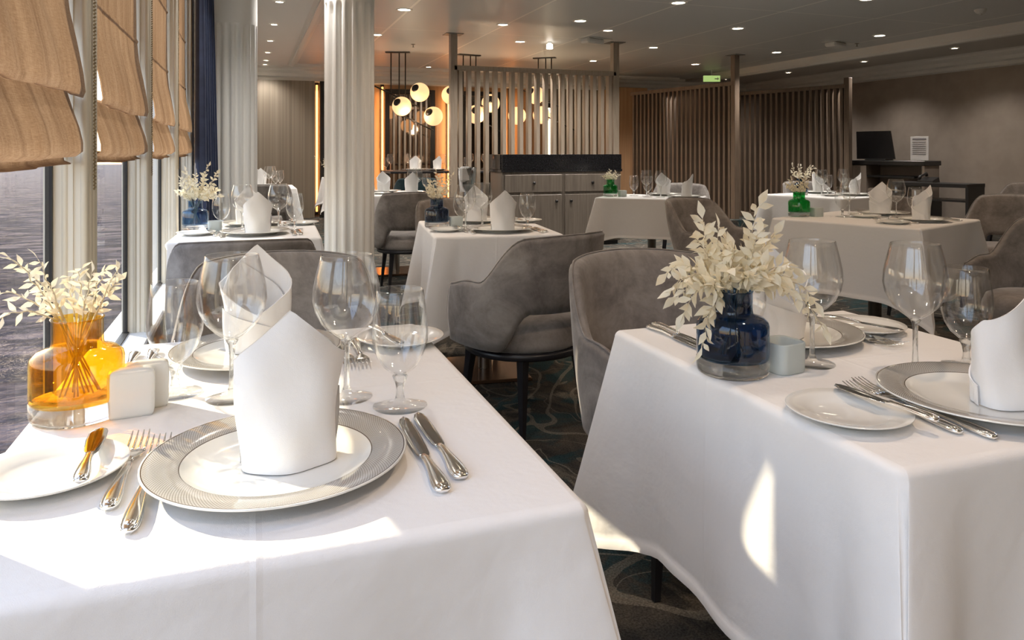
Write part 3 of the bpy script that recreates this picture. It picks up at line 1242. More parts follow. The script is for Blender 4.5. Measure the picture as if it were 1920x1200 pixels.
def sprig(rnd, base, tip, sag, nl, LL, WW, start=.25, wig=.012):
    """returns stem mesh builder and leaves mesh builder"""
    base, tip = Vector(base), Vector(tip)
    mid = base.lerp(tip, .55) + Vector((0, 0, sag))
    pts = []
    for i in range(11):
        u = i / 10
        p = base * (1 - u) ** 2 + mid * 2 * u * (1 - u) + tip * u * u
        p += Vector((rnd.uniform(-1, 1), rnd.uniform(-1, 1), rnd.uniform(-1, 1))) * wig * u * .35
        pts.append(p)
    st = MB().tube(pts, [.0013 - .0008 * i / 10 for i in range(11)], 6)
    lv = MB()
    for k in range(nl):
        u = start + (1 - start) * (k + rnd.random() * .6) / nl
        f = min(u * 10, 9.99)
        i = int(f)
        p = pts[i].lerp(pts[i + 1], f - i)
        d = (pts[i + 1] - pts[i]).normalized()
        a = k * 2.4 + rnd.uniform(-.6, .6)
        o1 = d.cross(Vector((.3, .2, 1))).normalized()
        o2 = d.cross(o1).normalized()
        out = o1 * cos(a) + o2 * sin(a)
        ld = d * rnd.uniform(.35, .9) + out * rnd.uniform(.6, 1.0) + Vector((0, 0, -.15))
        s_ = rnd.uniform(.7, 1.15) * (1.05 - .3 * u)
        leaf(lv, p, ld, out.cross(d) + Vector((rnd.uniform(-.5, .5), rnd.uniform(-.5, .5), rnd.uniform(-.5, .5))), LL * s_, WW * s_, rnd.uniform(-.1, .5))
    leaf(lv, pts[-1], pts[-1] - pts[-2], Vector((rnd.random(), rnd.random(), .5)), LL, WW, .2)
    return st, lv


def bouquet(label, loc, tips, seed, nl, LL, WW, rim=.1435, rz=0, scale=1.0):
    rnd = random.Random(seed)
    t = thing('dried_flower_bunch', label, 'dried flowers', loc, rz, 'bunches of bleached dried foliage')
    for i, (tx, ty, tz, sag) in enumerate(tips):
        a = atan2(ty, tx)
        # stems cross inside the neck and stand in the vase
        rr = .024
        foot = Vector((-cos(a) * .03 * rnd.uniform(.3, 1), -sin(a) * .03 * rnd.uniform(.3, 1), .034))
        nk = Vector((cos(a) * rr * min(1, sqrt(tx * tx + ty * ty) / .06), sin(a) * rr * min(1, sqrt(tx * tx + ty * ty) / .06), rim))
        st, lv = sprig(rnd, nk, (tx * scale, ty * scale, rim + tz * scale), sag * scale, nl, LL * scale, WW * scale, .08)
        st.tube([foot, nk], .0013, 6)
        s_ = obj('sprig_stem', st.mesh('sprig_stem', M_STEM), t)
        obj('leaves', lv.mesh('leaves', M_LEAF), s_)
    return t


# ------------------------------------------------------------------ chair
def b_chair(M):
    def f():
        sh = MB()
        NF = 61
        A = radians(128)
        sec = 20

        def ss(x):
            x = max(0, min(1, x))
            return x * x * (3 - 2 * x)

        def ring(i):
            ph = -A + 2 * A * i / (NF - 1)
            ap = abs(ph)
            k = ss((ap - radians(40)) / radians(44))
            top = .822 * (1 - k) + .635 * k
            top -= .030 * ss((ap - radians(95)) / radians(33))
            top -= .012 * (ap / radians(40)) ** 2 if ap < radians(40) else .012
            # lower edge rises behind the seat
            bot = .500 - .153 * ss((ap - radians(38)) / radians(26))
            rx, ry = .282, .270
            bx, by = rx * sin(ph), -ry * cos(ph)
            if ap > radians(90):
                by = -ry * cos(ph) * 1.12
                bx = (1 if ph > 0 else -1) * (rx - .03 * ((ap - radians(90)) / radians(38)) ** 2)
            nrm = Vector((bx / rx, by / ry, 0)).normalized()
            th = .040 * (1 - .35 * ss((ap - radians(110)) / radians(18)))
            lean = lambda z: .075 * max(0, cos(ph)) * (max(0, z - .42) / .4) ** 1.1 + .012 * (z - .42) / .4
            pts = []
            hz = top - bot
            # outer up
            for q in range(8):
                z = bot + .012 + (hz - .034) * q / 7
                bulge = .010 * sin(PI * q / 7)
                pts.append((z, lean(z) + bulge))
            for a in (30, 70, 110, 150):
                r_ = radians(a)
                pts.append((top - .022 + .022 * sin(r_), lean(top) - th / 2 + th / 2 * cos(r_)))
            for q in range(7, -1, -1):
                z = bot + .012 + (hz - .034) * q / 7
                pts.append((z, lean(z) - th + .004 * sin(PI * q / 7)))
            return [Vector((bx, by, 0)) + nrm * o_ + Vector((0, 0, z)) for z, o_ in pts]
        R = [ring(i) for i in range(NF)]
        n = len(R[0])
        vs = [p for r in R for p in r]
        fs = []
        for i in range(NF - 1):
            for j in range(n):
                k = (j + 1) % n
                fs.append((i * n + j, (i + 1) * n + j, (i + 1) * n + k, i * n + k))
        fs.append(tuple(range(n)))
        fs.append(tuple(range((NF - 1) * n + n - 1, (NF - 1) * n - 1, -1)))
        sh.add(vs, fs, True)
        shell = sh.mesh('backrest', M)
        pip = MB().tube([r[9] + Vector((0, 0, .003)) for r in R], .0028, 6).mesh('piping', M)
        seat = MB().lathe([(0, .345), (.225, .345), (.236, .352), (.242, .375), (.240, .41), (.236, .426), (.232, .433), (.224, .455), (.19, .470), (.1, .478), (0, .479)], 56, sy=1.0).mesh('seat', M)
        fr = MB().lathe([(.10, .318), (.246, .318), (.252, .324), (.252, .340), (.246, .346), (.10, .346), (.10, .318)], 56).mesh('seat_frame', M_DARKWOOD)
        parts = [('backrest', shell, [('piping', pip)]), ('seat', seat, []), ('seat_frame', fr, [])]
        for a in (45, 135, 225, 315):
            r_ = radians(a)
            d = Vector((cos(r_), sin(r_), 0))
            m = MB()
            m.tube([d * .222 + Vector((0, 0, .335)), d * .226 + Vector((0, 0, .28)), d * .262 + Vector((0, 0, .0))], [.026, .023, .012], 4, smooth=False, up=tuple(d))
            parts.append(('leg', m.mesh('leg', M_DARKWOOD), []))
        return parts
    return f


def chair(x, y, rot, label, m='grey', z=0):
    M = M_VELVET if m == 'grey' else M_TEAL
    return make('chair_' + m, b_chair(M), 'dining_chair', label, 'chair', (x, y, z), radians(rot), 'velvet tub dining chairs')


# ------------------------------------------------------------------ place settings
ZT = .75 + .0017


def P(c, rz, u, v):
    return (c[0] + u * cos(rz) - v * sin(rz), c[1] + u * sin(rz) + v * cos(rz))


def item(kind, bld, name, label, cat, c, rz, u, v, dr=0, z=ZT, group=None):
    x, y = P(c, rz, u, v)
    return make(kind, bld, name, label, cat, (x, y, z), rz + dr, group)


G = {'charger': 'lattice rimmed charger plates', 'napkin': 'folded white napkins', 'bread': 'white bread plates', 'fork': 'silver forks on the tables', 'knife': 'silver knives on the tables', 'wine': 'wine glasses on the tables', 'water': 'water goblets on the tables'}


def setting(c, rz, seat, where, z=ZT, cut=True, ov=None, napr=0, gl=True, bread=True):
    """c = charger centre, rz: 0 when the diner sits at -y; seat = 'near' / 'far' words"""
    o = dict(bread=(-.262, .050), f1=(-.176, -.045), f2=(-.151, -.118), k1=(.176, -.142), k2=(.205, -.115), wine=(.115, .235), water=(.190, .165), bk=(-.205, -.02, .05), nap=(.012, .0), fl=None)
    if ov:
        o.update(ov)
    item('charger', b_charger, 'charger_plate', 'lattice rimmed charger plate at the %s of the %s' % (seat, where), 'plate', c, rz, 0, 0, z=z, group=G['charger'])
    item('napkin', b_napkin, 'folded_napkin', 'standing peaked white napkin at the %s of the %s' % (seat, where), 'napkin', c, rz, o['nap'][0], o['nap'][1], napr, z + .0062, G['napkin'])
    if bread:
        item('bread', b_bread, 'bread_plate', 'small bread plate at the %s of the %s' % (seat, where), 'plate', c, rz, *o['bread'], z=z, group=G['bread'])
        bk = o['bk']
        item('bknife', b_knife(.175, True), 'butter_knife', 'butter knife on the bread plate, %s of the %s' % (seat, where), 'knife', c, rz, bk[0], bk[1], bk[2], z=z + .0172, group=G['knife'])
    if cut:
        item('fork1', b_fork(.215), 'table_fork', 'outer silver fork at the %s of the %s' % (seat, where), 'fork', c, rz, o['f1'][0], o['f1'][1], -.03, z=z + .0002, group=G['fork'])
        item('fork2', b_fork(.255), 'table_fork', 'inner longer silver fork at the %s of the %s' % (seat, where), 'fork', c, rz, o['f2'][0], o['f2'][1], -.03, z=z + .0002, group=G['fork'])
        item('knife1', b_knife(.25), 'table_knife', 'inner silver knife at the %s of the %s' % (seat, where), 'knife', c, rz, o['k1'][0], o['k1'][1], 0, z=z + .0002, group=G['knife'])
        item('knife2', b_knife(.235), 'table_knife', 'outer silver knife at the %s of the %s' % (seat, where), 'knife', c, rz, o['k2'][0], o['k2'][1], .02, z=z + .0002, group=G['knife'])
    if gl:
        item('wine', b_wine, 'wine_glass', 'tall balloon wine glass at the %s of the %s' % (seat, where), 'wine glass', c, rz, *o['wine'], z=z, group=G['wine'])
        item('water', b_water, 'water_goblet', 'short stemmed water goblet at the %s of the %s' % (seat, where), 'goblet', c, rz, *o['water'], z=z, group=G['water'])


VC = {'amber': M_AMBER, 'blue': M_BLUE, 'lightblue': M_BLUE_L, 'green': M_GREEN}


def vase(x, y, col, label, z=ZT):
    return make('vase_' + col, b_vase(VC[col]), 'glass_vase', label, 'vase', (x, y, z), 0.3, 'squat coloured glass vases')


def candle(x, y, where, z=ZT, rz=0):
    return make('candle', b_candle, 'candle_holder', 'small frosted glass candle holder on the ' + where, 'candle holder', (x, y, z), rz, 'frosted candle holders')


def star(n, r0, r1, z0, z1, sag, seed):
    rnd = random.Random(seed)
    out = []
    for i in range(n):
        a = 2 * PI * i / n + rnd.uniform(-.25, .25)
        r = rnd.uniform(r0, r1)
        out.append((r * cos(a), r * sin(a), rnd.uniform(z0, z1), sag))
    return out


# ---- table one: front left by the window
W1 = 'front left window table'
c1 = (.025, 1.245)
table('t1', (c1[0], 1.226), (.67, .94), 0, W1, .37, (-.335 - c1[0] + .006, 9, -9, 9), 11)
setting((.033, .975), 0, 'near side', W1, ov=dict(bread=(-.262, .055), wine=(.112, .240), water=(.185, .172), f1=(-.180, -.062), f2=(-.152, -.125), bk=(-.215, -.020, .05)))
setting((.012, 1.512), PI, 'far side', W1, ov=dict(wine=(.040, .238), water=(.128, .185), bread=(-.280, -.015), bk=(-.23, -.09, .2), f1=(-.19, -.06), f2=(-.165, -.10), k1=(.19, -.10), k2=(.222, -.09), nap=(.0, -.04)))
vase(-.243, 1.262, 'amber', 'squat amber glass vase with clear base on the front left window table')
bouquet('bleached dried foliage in the amber vase on the front left window table', (-.243, 1.262, ZT),
                [(-.13, .02, .045, .03), (-.11, -.03, .005, .035), (-.08, .04, .075, .03), (-.045, -.01, .09, .0), (.00, .02, .075, .0), (.03, .03, .07, .0), (.055, .00, .08, .0), (.02, -.02, .07, .0), (-.02, .05, .06, .0), (-.09, .00, .10, .02), (.05, .03, .05, .01), (-.05, .03, .04, .02)], 7, 15, .022, .0042)
make('pepper', b_shaker(3), 'salt_shaker', 'white porcelain shaker beside the amber vase, the nearer of the pair', 'shaker', (-.168, 1.238, ZT), radians(8), 'porcelain shakers')
make('salt', b_shaker(1), 'pepper_shaker', 'white porcelain shaker half hidden behind its twin by the amber vase', 'shaker', (-.152, 1.272, ZT), radians(8), 'porcelain shakers')

# ---- table two: front right
W2 = 'front right table'
table('t2', (1.075, 1.095), (.64, .78), 0, W2, .40, None, 23)
setting((1.085, .855), 0, 'near side', W2, napr=.2, ov=dict(bread=(-.252, .022), bk=(-.188, -.075, .10), f1=(-.157, -.085), f2=(-.130, -.115), k1=(.18, -.09), k2=(.21, -.08), wine=(.040, .170), water=(.155, .163), nap=(.02, -.015)))
setting((1.062, 1.30), PI, 'far side', W2, ov=dict(wine=(.080, .178), water=(.175, .10), bread=(-.208, .005), bk=(-.16, -.06, .35), f1=(-.175, -.06), f2=(-.15, -.09), k1=(.20, -.19), k2=(.225, -.17)))
vase(.812, 1.128, 'blue', 'squat deep blue glass vase with clear base on the front right table')
bouquet('large bunch of bleached dried foliage in the blue vase on the front right table', (.812, 1.128, ZT),
        [(-.135, -.02, .020, .05), (-.115, .03, .035, .05), (-.125, -.04, -.02, .06), (-.095, .0, .05, .03), (-.080, -.025, -.085, .05), (-.055, .02, .095, .01), (-.045, .03, .125, .0),
         (-.03, .0, .105, .0), (.052, .0, .150, .0), (.01, .03, .09, .0), (.04, -.02, .10, .0), (.085, .0, .10, .0), (.10, .03, .075, .01), (.06, .04, .065, .01), (.12, -.01, .04, .03),
         (.155, -.03, -.02, .06), (.185, -.02, -.075, .075), (.13, .03, .0, .05), (.0, -.045, .035, .02), (.03, -.04, .045, .02), (-.03, -.03, .05, .02), (-.07, -.04, .02, .03), (.07, -.04, .03, .03), (-.10, .02, -.01, .05), (.09, -.03, .0, .05), (-.02, .05, .06, .02), (.0, .0, .08, .0)], 21, 23, .033, .0076)
candle(.902, 1.108, W2, rz=.15)

# ---- table three: second window table
W3 = 'second window table'
c3 = (-.005, 3.98)
table('t3', c3, (.66, .92), radians(-2), W3, .37, (-.335 - c3[0] + .01, 9, -9, 9), 31)
setting((.02, 3.76), 0, 'near side', W3)
setting((-.0, 4.22), PI, 'far side', W3, ov=dict(wine=(.04, .25), water=(.14, .20)))
vase(-.262, 4.06, 'lightblue', 'pale steel blue glass vase on the second window table')
bouquet('bleached dried foliage in the steel blue vase on the second window table', (-.262, 4.06, ZT), [(-.04, 0, .14, 0), (.05, .02, .16, 0), (.09, 0, .12, 0), (-.06, .02, .10, 0), (.0, -.04, .08, .0), (.06, -.05, .05, .02), (-.05, -.05, .04, .02), (.03, .03, .10, 0), (-.02, .04, .10, 0), (.08, .03, .05, .02), (0, 0, .13, 0), (-.07, -.01, .04, .02), (.1, -.02, .02, .02)], 9, 24, .026, .0078, scale=1.1)
candle(-.165, 3.93, W3)

# ---- table four: middle
W4 = 'middle table'
c4 = (1.155, 3.73)
r4 = radians(-7)
table('t4', c4, (.62, .84), r4, W4, .40, None, 41)
setting((1.165, 3.50), r4, 'near side', W4, ov=dict(wine=(-.165, .06), water=(.165, .12)))
setting((1.195, 3.98), r4 + PI, 'far side', W4, ov=dict(wine=(.02, .235), water=(.125, .20)))
vase(.915, 3.80, 'blue', 'squat deep blue glass vase on the middle table')
bouquet('bleached dried foliage in the blue vase on the middle table', (.915, 3.80, ZT), star(9, .03, .07, .05, .12, .01, 5) + [(0, 0, .14, 0), (.08, 0, .12, 0), (-.06, 0, .07, .02)], 15, 14, .024, .0060)
candle(1.01, 3.77, W4)

# ---- table five: by the screen
W5 = 'askew table by the screen'
c5 = (3.30, 5.74)
r5 = radians(-42)
table('t5', c5, (.85, .64), r5, W5, .33, None, 51)
setting((3.50, 5.52), radians(-12), 'near side', W5, napr=.9, bread=False, cut=False, ov=dict(wine=(-.20, .06), water=(-.30, .10)))
setting((3.50, 5.86), radians(168), 'far side', W5, bread=False, cut=False, ov=dict(wine=(.20, .10), water=(.29, .02)))
vase(2.98, 5.90, 'green', 'bottle green glass vase on the askew table before the slatted screen')
bouquet('dried foliage in the green vase before the slatted screen', (2.98, 5.90, ZT), star(10, .03, .08, .03, .09, .01, 8), 16, 12, .024, .0065)
candle(3.06, 5.83, W5)

# ---- table six: right
W6 = 'right hand green vase table'
c6 = (3.455, 3.43)
r6 = radians(20.8)
table('t6', c6, (.84, .84), r6, W6, .40, None, 61)
setting((3.57, 3.22), radians(14), 'near side', W6, cut=True, ov=dict(wine=(-.02, .42), water=(-.12, .40), f1=(-.20, -.05), f2=(-.175, -.09), bread=(-.27, .0)), napr=1.0)
setting((3.70, 3.62), radians(194), 'far side', W6, cut=False, ov=dict(wine=(.14, .17), water=(.06, .24), bread=(.26, .05), bk=(.3, -.02, 0)), napr=-1.2)
vase(3.14, 3.70, 'green', 'bottle green glass vase on the right hand table')
bouquet('dried foliage in the green vase on the right hand table', (3.14, 3.70, ZT), star(9, .03, .085, .02, .09, .01, 3) + [(-.09, 0, .04, .02), (0, 0, .11, 0)], 17, 12, .024, .0062)
candle(3.235, 3.66, W6)

# ---- table seven: right rear
W7 = 'rear right table'
c7 = (4.95, 5.45)
r7 = radians(14)
table('t7', c7, (.84, .80), r7, W7, .36, None, 71)
setting((5.10, 5.30), r7, 'near side', W7, cut=False, napr=.9, ov=dict(wine=(-.20, .19), water=(-.105, .190)))
setting((5.05, 5.68), r7 + PI, 'far side', W7, cut=False, bread=False, ov=dict(wine=(-.20, .12), water=(-.29, .08)))
vase(4.70, 5.52, 'blue', 'dark blue glass vase on the rear right table')
bouquet('dried foliage in the dark blue vase on the rear right table', (4.70, 5.52, ZT), star(9, .04, .10, .03, .12, .01, 13) + [(.14, 0, .09, .02)], 18, 12, .026, .0065, scale=1.15)

# ---- table eight: third window table
W8 = 'third window table'
table('t8', (.14, 8.75), (.66, .90), 0, W8, .37, (-.5, 9, -9, 9), 81)
setting((.06, 8.52), 0, 'near side', W8, ov=dict(wine=(.13, .17), water=(.20, .08)))
setting((.12, 9.00), PI, 'far side', W8, cut=False, bread=False, ov=dict(wine=(-.1, .2), water=(-.19, .24)))

# ---- table nine
W9 = 'table right of the big column'
table('t9', (1.30, 7.05), (.70, .80), 0, W9, .37, None, 91)
setting((1.40, 6.86), 0, 'near side', W9, cut=False)
setting((1.22, 7.20), PI, 'far side', W9, cut=False, bread=False, ov=dict(wine=(-.28, -.05), water=(.2, .2)))

# ---- table eleven: far left
W11 = 'farthest table left of the column'
table('t11', (1.36, 11.4), (.66, .86), 0, W11, .37, None, 111)
vase(1.08, 11.3, 'blue', 'small blue vase on the farthest table left of the large column')
bouquet('dried foliage on the farthest table left of the large column', (1.08, 11.3, ZT), star(8, .04, .10, .04, .12, .01, 23) + [(-.15, 0, .14, 0)], 28, 12, .028, .0075, scale=1.2)
setting((1.45, 11.2), 0, 'near side', W11, cut=False, bread=False)

# ---- raised dining area behind the screen, bare dark tables under the chandeliers
struct('floor_platform', MB().box((4.4, 11.3, .065), (5.4, 4.0, .13)), M_CARPET)
for key, (cx, cyy), nm in (('t10', (2.25, 10.35), 'first chandelier table'), ('t13', (3.38, 10.3), 'bare table behind the slats')):
    tt = table(key, (cx, cyy), (1.0, .85), 0, nm, z0=.13, cloth=False)
    tt['label'] = 'dark wood pedestal table, the ' + nm
    zz = .88 + .001
    setting((cx - .12, cyy - .12), 0, 'left place', nm, z=zz, cut=False, bread=False, ov=dict(wine=(-.30, .1), water=(-.38, .0)))
    setting((cx + .02, cyy + .26), PI, 'far place', nm, z=zz, cut=False, bread=False, ov=dict(wine=(.16, .1), water=(-.30, .0)))
    setting((cx + .20, cyy - .16), .3, 'right place', nm, z=zz, cut=False, bread=False, ov=dict(wine=(.20, .16), water=(.20, .05)))

# ---- chairs
chair(.075, 2.18, 176, 'grey velvet tub chair facing the camera behind the front left window table')
chair(-.02, 3.20, 0, 'grey velvet tub chair seen from behind at the second window table')
chair(1.095, 2.98, 24, 'grey velvet tub chair turned askew in the middle, its sunlit left arm in view')
chair(1.160, 1.86, 180, 'dark grey velvet tub chair facing the camera behind the front right table')
chair(1.30, 4.70, 182, 'grey velvet tub chair at the far side of the middle table')
chair(1.235, 6.18, 0, 'grey velvet tub chair seen from behind right of the large fluted column')
chair(1.95, 9.35, 0, 'dark teal velvet chair behind the middle table beside the screen post', 'teal')
chair(3.98, 6.35, 150, 'grey velvet tub chair at the far side of the askew table by the screen')
chair(2.92, 4.22, 200, 'grey velvet tub chair left of the right hand green vase')
chair(4.45, 3.95, 200, 'pale grey velvet tub chair behind the right hand table')
chair(5.15, 3.95, 105, 'large grey velvet tub chair rising at the right beside the desk')
chair(7.45, 5.55, 90, 'rearmost grey velvet tub chair at the right edge under the wall')
chair(3.52, 2.50, 94, 'grey velvet tub chair with low arms at the right edge, nearest the front right table')
chair(5.6, 6.35, 170, 'grey velvet tub chair behind the rear right table')
chair(.12, 7.98, 0, 'grey velvet tub chair at the third window table behind the first column')

# ------------------------------------------------------------------ slatted screens
def screen(label, p0, p1, n, sw, sd_, zt, post0, post1, M_SCREEN, rail=.06):
    p0, p1 = Vector((*p0, 0)), Vector((*p1, 0))
    d = p1 - p0
    L = d.length
    rz = atan2(d.y, d.x)
    t = thing('slatted_screen', label, 'room divider', tuple(p0), rz, 'slatted wooden room dividers')
    obj('top_rail', MB().box((L / 2, 0, zt - rail / 2), (L, sd_ + .01, rail), bev=.004).mesh('top_rail', M_SCREEN), t)
    obj('bottom_rail', MB().box((L / 2, 0, .04), (L, sd_ + .01, .08), bev=.004).mesh('bottom_rail', M_SCREEN), t)
    me = MB().box((0, 0, (zt - rail + .08) / 2), (sw, sd_, zt - rail - .08), bev=.003).mesh('slat', M_SCREEN)
    for i in range(n):
        obj('slat', me, t, (L * (i + .75) / (n + .5), 0, 0))
    for x, hgt in ((0, post0), (L, post1)):
        if hgt:
            q = obj('post', MB().box((x, 0, hgt / 2), (.085, .10, hgt), bev=.004).mesh('post', M_SCREEN), t)
            if hgt > 2.5:
                obj('ceiling_plate', MB().box((x, 0, hgt - .004), (.22, .2, .008)).mesh('ceiling_plate', mat('grey_plate', (.2, .19, .18), .4)), q)
    return t


screen('slatted wooden screen between two tall posts above the black topped sideboard', (2.37, 8.98), (4.60, 8.98), 19, .050, .09, 2.21, CH, CH, M_SCREEN)
screen('slatted wooden screen running to a ceiling post right of the brown wall', (6.45, 11.9), (6.89, 9.51), 23, .045, .10, 2.2, 0, CH, M_WALNUT)
screen('slatted wooden screen against the right wall beyond the reading stand', (8.15, 11.6), (8.83, 9.30), 22, .045, .10, 2.2, 0, 2.30, M_WALNUT)

# ------------------------------------------------------------------ sideboard
def sideboard():
    xa, xbb = xback(941, 8.30), xback(1163, 8.30)
    W = xbb - xa
    t = thing('sideboard', 'grey wood service sideboard with black granite top before the slatted screen', 'sideboard', ((xa + xbb) / 2, 8.52, 0))
    D = .46
    obj('body', MB().box((0, 0, .475), (W, D, .85), bev=.004).mesh('body', M_SIDE), t)
    obj('plinth', MB().box((0, .01, .03), (W - .05, D - .04, .06)).mesh('plinth', M_BLACK), t)
    g = MB().box((0, 0, .915), (W + .03, D + .03, .03), bev=.003)
    g.box((0, -D / 2 + .0, 1.02), (W + .01, .03, .18), bev=.003)
    g.box((-W / 2, .02, 1.02), (.03, D - .02, .18), bev=.003)
    g.box((W / 2, .02, 1.02), (.03, D - .02, .18), bev=.003)
    g.box((0, .03, 1.09), (W - .03, D - .04, .02), bev=.003)
    obj('granite_top', g.mesh('granite_top', M_GRANITE), t)
    for k in (0, 1):
        cx = (k - .5) * (W / 2 - .01) 
        dw = obj('drawer', MB().box((cx, -D / 2 - .008, .765), (W / 2 - .05, .02, .21), bev=.004).mesh('drawer', M_SIDE), t)
        obj('knob', MB().box((cx, -D / 2 - .03, .77), (.03, .03, .03), bev=.006).mesh('knob', M_BLACK), dw)
        dr = obj('door', MB().box((cx, -D / 2 - .008, .35), (W / 2 - .05, .02, .56), bev=.004).mesh('door', M_SIDE), t)
        kx = cx + (.25 if k == 0 else -.25) * 1.15
        obj('knob', MB().box((kx, -D / 2 - .03, .55), (.03, .03, .03), bev=.006).mesh('knob', M_BLACK), dr)


sideboard()

# wine cooler on its stand
t = thing('wine_cooler', 'chrome wine cooler with a white towel on a pole stand behind the middle table', 'wine cooler', (1.86, 6.55, 0))
obj('bucket', MB().lathe([(0, .78), (.070, .78), (.085, .99), (.090, 1.0), (.083, .995), (.066, .80), (0, .80)], 36).mesh('bucket', mat('chrome', (.8, .8, .8), .12, 1)), t)
obj('stand_pole', MB().lathe([(0, 0), (.14, 0), (.14, .012), (.02, .03), (.012, .05), (.012, .78), (0, .78)], 28).mesh('stand_pole', MATS['chrome']), t)
tw = obj('towel', MB().box((-.035, -.055, .94), (.10, .05, .14), bev=.018).mesh('towel', M_NAPKIN), None, (1.86, 6.55, 0))
tag(tw, 'white towel hung over the chrome wine cooler', 'towel')

# ------------------------------------------------------------------ reading stand cabinet, desk, phone at the right
def cabinet():
    t = thing('host_cabinet', 'taupe service cabinet with black top against the right wall', 'cabinet', (9.35, 9.0, 0), radians(-76))
    W, D = 1.30, .42
    b = MB()
    b.box((-W / 2 + .20, 0, .48), (.40, D, .90), bev=.004)
    b.box((.20, .02, .30), (W - .40, D - .04, .54), bev=.004)
    b.box((W / 2 - .02, 0, .48), (.04, D, .90), bev=.003)
    b.box((.2, D / 2 - .02, .7), (W - .4, .03, .5))
    obj('body', b.mesh('body', mat('taupe_laminate', (.26, .21, .17), .5)), t)
    obj('countertop', MB().box((0, 0, .97), (W + .04, D + .04, .07), bev=.006).mesh('countertop', M_BLACK), t)
    obj('shelf', MB().box((.12, -.01, .76), (.75, D - .06, .03), bev=.003).mesh('shelf', M_BLACK), t)
    dr = obj('drawer', MB().box((.2, -D / 2 + .01, .50), (.8, .02, .16), bev=.003).mesh('drawer', MATS['taupe_laminate']), t)
    obj('knob', MB().lathe([(0, 0), (.015, 0), (.018, .02), (0, .024)], 16, mtx=Matrix.Translation((.2, -D / 2, .50)) @ Matrix.Rotation(PI / 2, 4, 'X')).mesh('knob', M_BLACK), dr)
    return t


cb = cabinet()
rzc = radians(-76)


def loc_c(u, v):
    return (9.35 + u * cos(rzc) - v * sin(rzc), 9.0 + u * sin(rzc) + v * cos(rzc))


# cabinet faces the room: its front (-y local) must look towards the camera
lx, ly = loc_c(-.10, .0)
t = thing('monitor', 'large black tilted monitor standing on the host cabinet', 'monitor', (lx, ly, 1.006), rzc)
sc_m = MB()
sc_m.add([(-.40, -.06, .02), (.22, -.06, .02), (.10, .02, .46), (-.46, .02, .46), (-.40, -.03, .02), (.22, -.03, .02), (.10, .05, .46), (-.46, .05, .46)],
         [(0, 1, 2, 3), (7, 6, 5, 4), (0, 4, 5, 1), (1, 5, 6, 2), (2, 6, 7, 3), (3, 7, 4, 0)], False)
obj('screen_panel', sc_m.mesh('screen_panel', M_SCR), t)
obj('foot', MB().box((-.08, .02, .010), (.34, .22, .02), bev=.004).mesh('foot', M_BLACK), t)
lx, ly = loc_c(.44, .05)
t = thing('notice_stand', 'white printed notice in a stand on the host cabinet', 'notice', (lx, ly, 1.006), rzc)
obj('notice_sheet', MB().box((0, 0, .185), (.27, .012, .36), bev=.003).mesh('notice_sheet', M_PAPER), t)
ln = MB()
ln.box((0, -.008, .325), (.20, .004, .022))
for k in range(7):
    ln.box((0, -.008, .28 - k * .030), (.20, .004, .008))
obj('printed_lines', ln.mesh('printed_lines', M_INK), t)

t = thing('desk', 'black open desk with a shelf below the right wall', 'desk', (8.75, 7.62, 0), radians(-76))
W, D = 1.0, .45
obj('desktop', MB().box((0, 0, .70), (W, D, .05), bev=.004).mesh('desktop', M_BLACK), t)
for sx in (-1, 1):
    obj('side_panel', MB().box((sx * (W / 2 - .02), 0, .34), (.035, D - .02, .68)).mesh('side_panel', M_BLACK), t)
obj('shelf', MB().box((0, 0, .50), (W - .06, D - .04, .025)).mesh('shelf', M_BLACK), t)
obj('cupboard', MB().box((-.25, .02, .25), (.42, D - .08, .44), bev=.004).mesh('cupboard', mat('dark_blue_grey', (.02, .025, .032), .4)), t)
rzd = radians(-76)
px_, py_ = 8.75 + -.12 * cos(rzd), 7.62 + -.12 * sin(rzd)
t = thing('telephone', 'black desk telephone with handset on the desk by the right wall', 'telephone', (px_, py_, .726), rzd)
m = MB()
m.add([(-.11, -.09, 0), (.11, -.09, 0), (.11, .09, 0), (-.11, .09, 0), (-.10, -.085, .02), (.10, -.085, .02), (.10, .085, .07), (-.10, .085, .07)], [(3, 2, 1, 0), (4, 5, 6, 7), (0, 1, 5, 4), (1, 2, 6, 5), (2, 3, 7, 6), (3, 0, 4, 7)], False)
obj('phone_body', m.mesh('phone_body', M_BLACK), t)
obj('handset', MB().tube([(-.07, -.10, .045), (-.07, -.08, .075), (-.07, .0, .095), (-.07, .08, .115), (-.07, .10, .085)], [.022, .022, .014, .022, .022], 10).mesh('handset', M_BLACK), t)

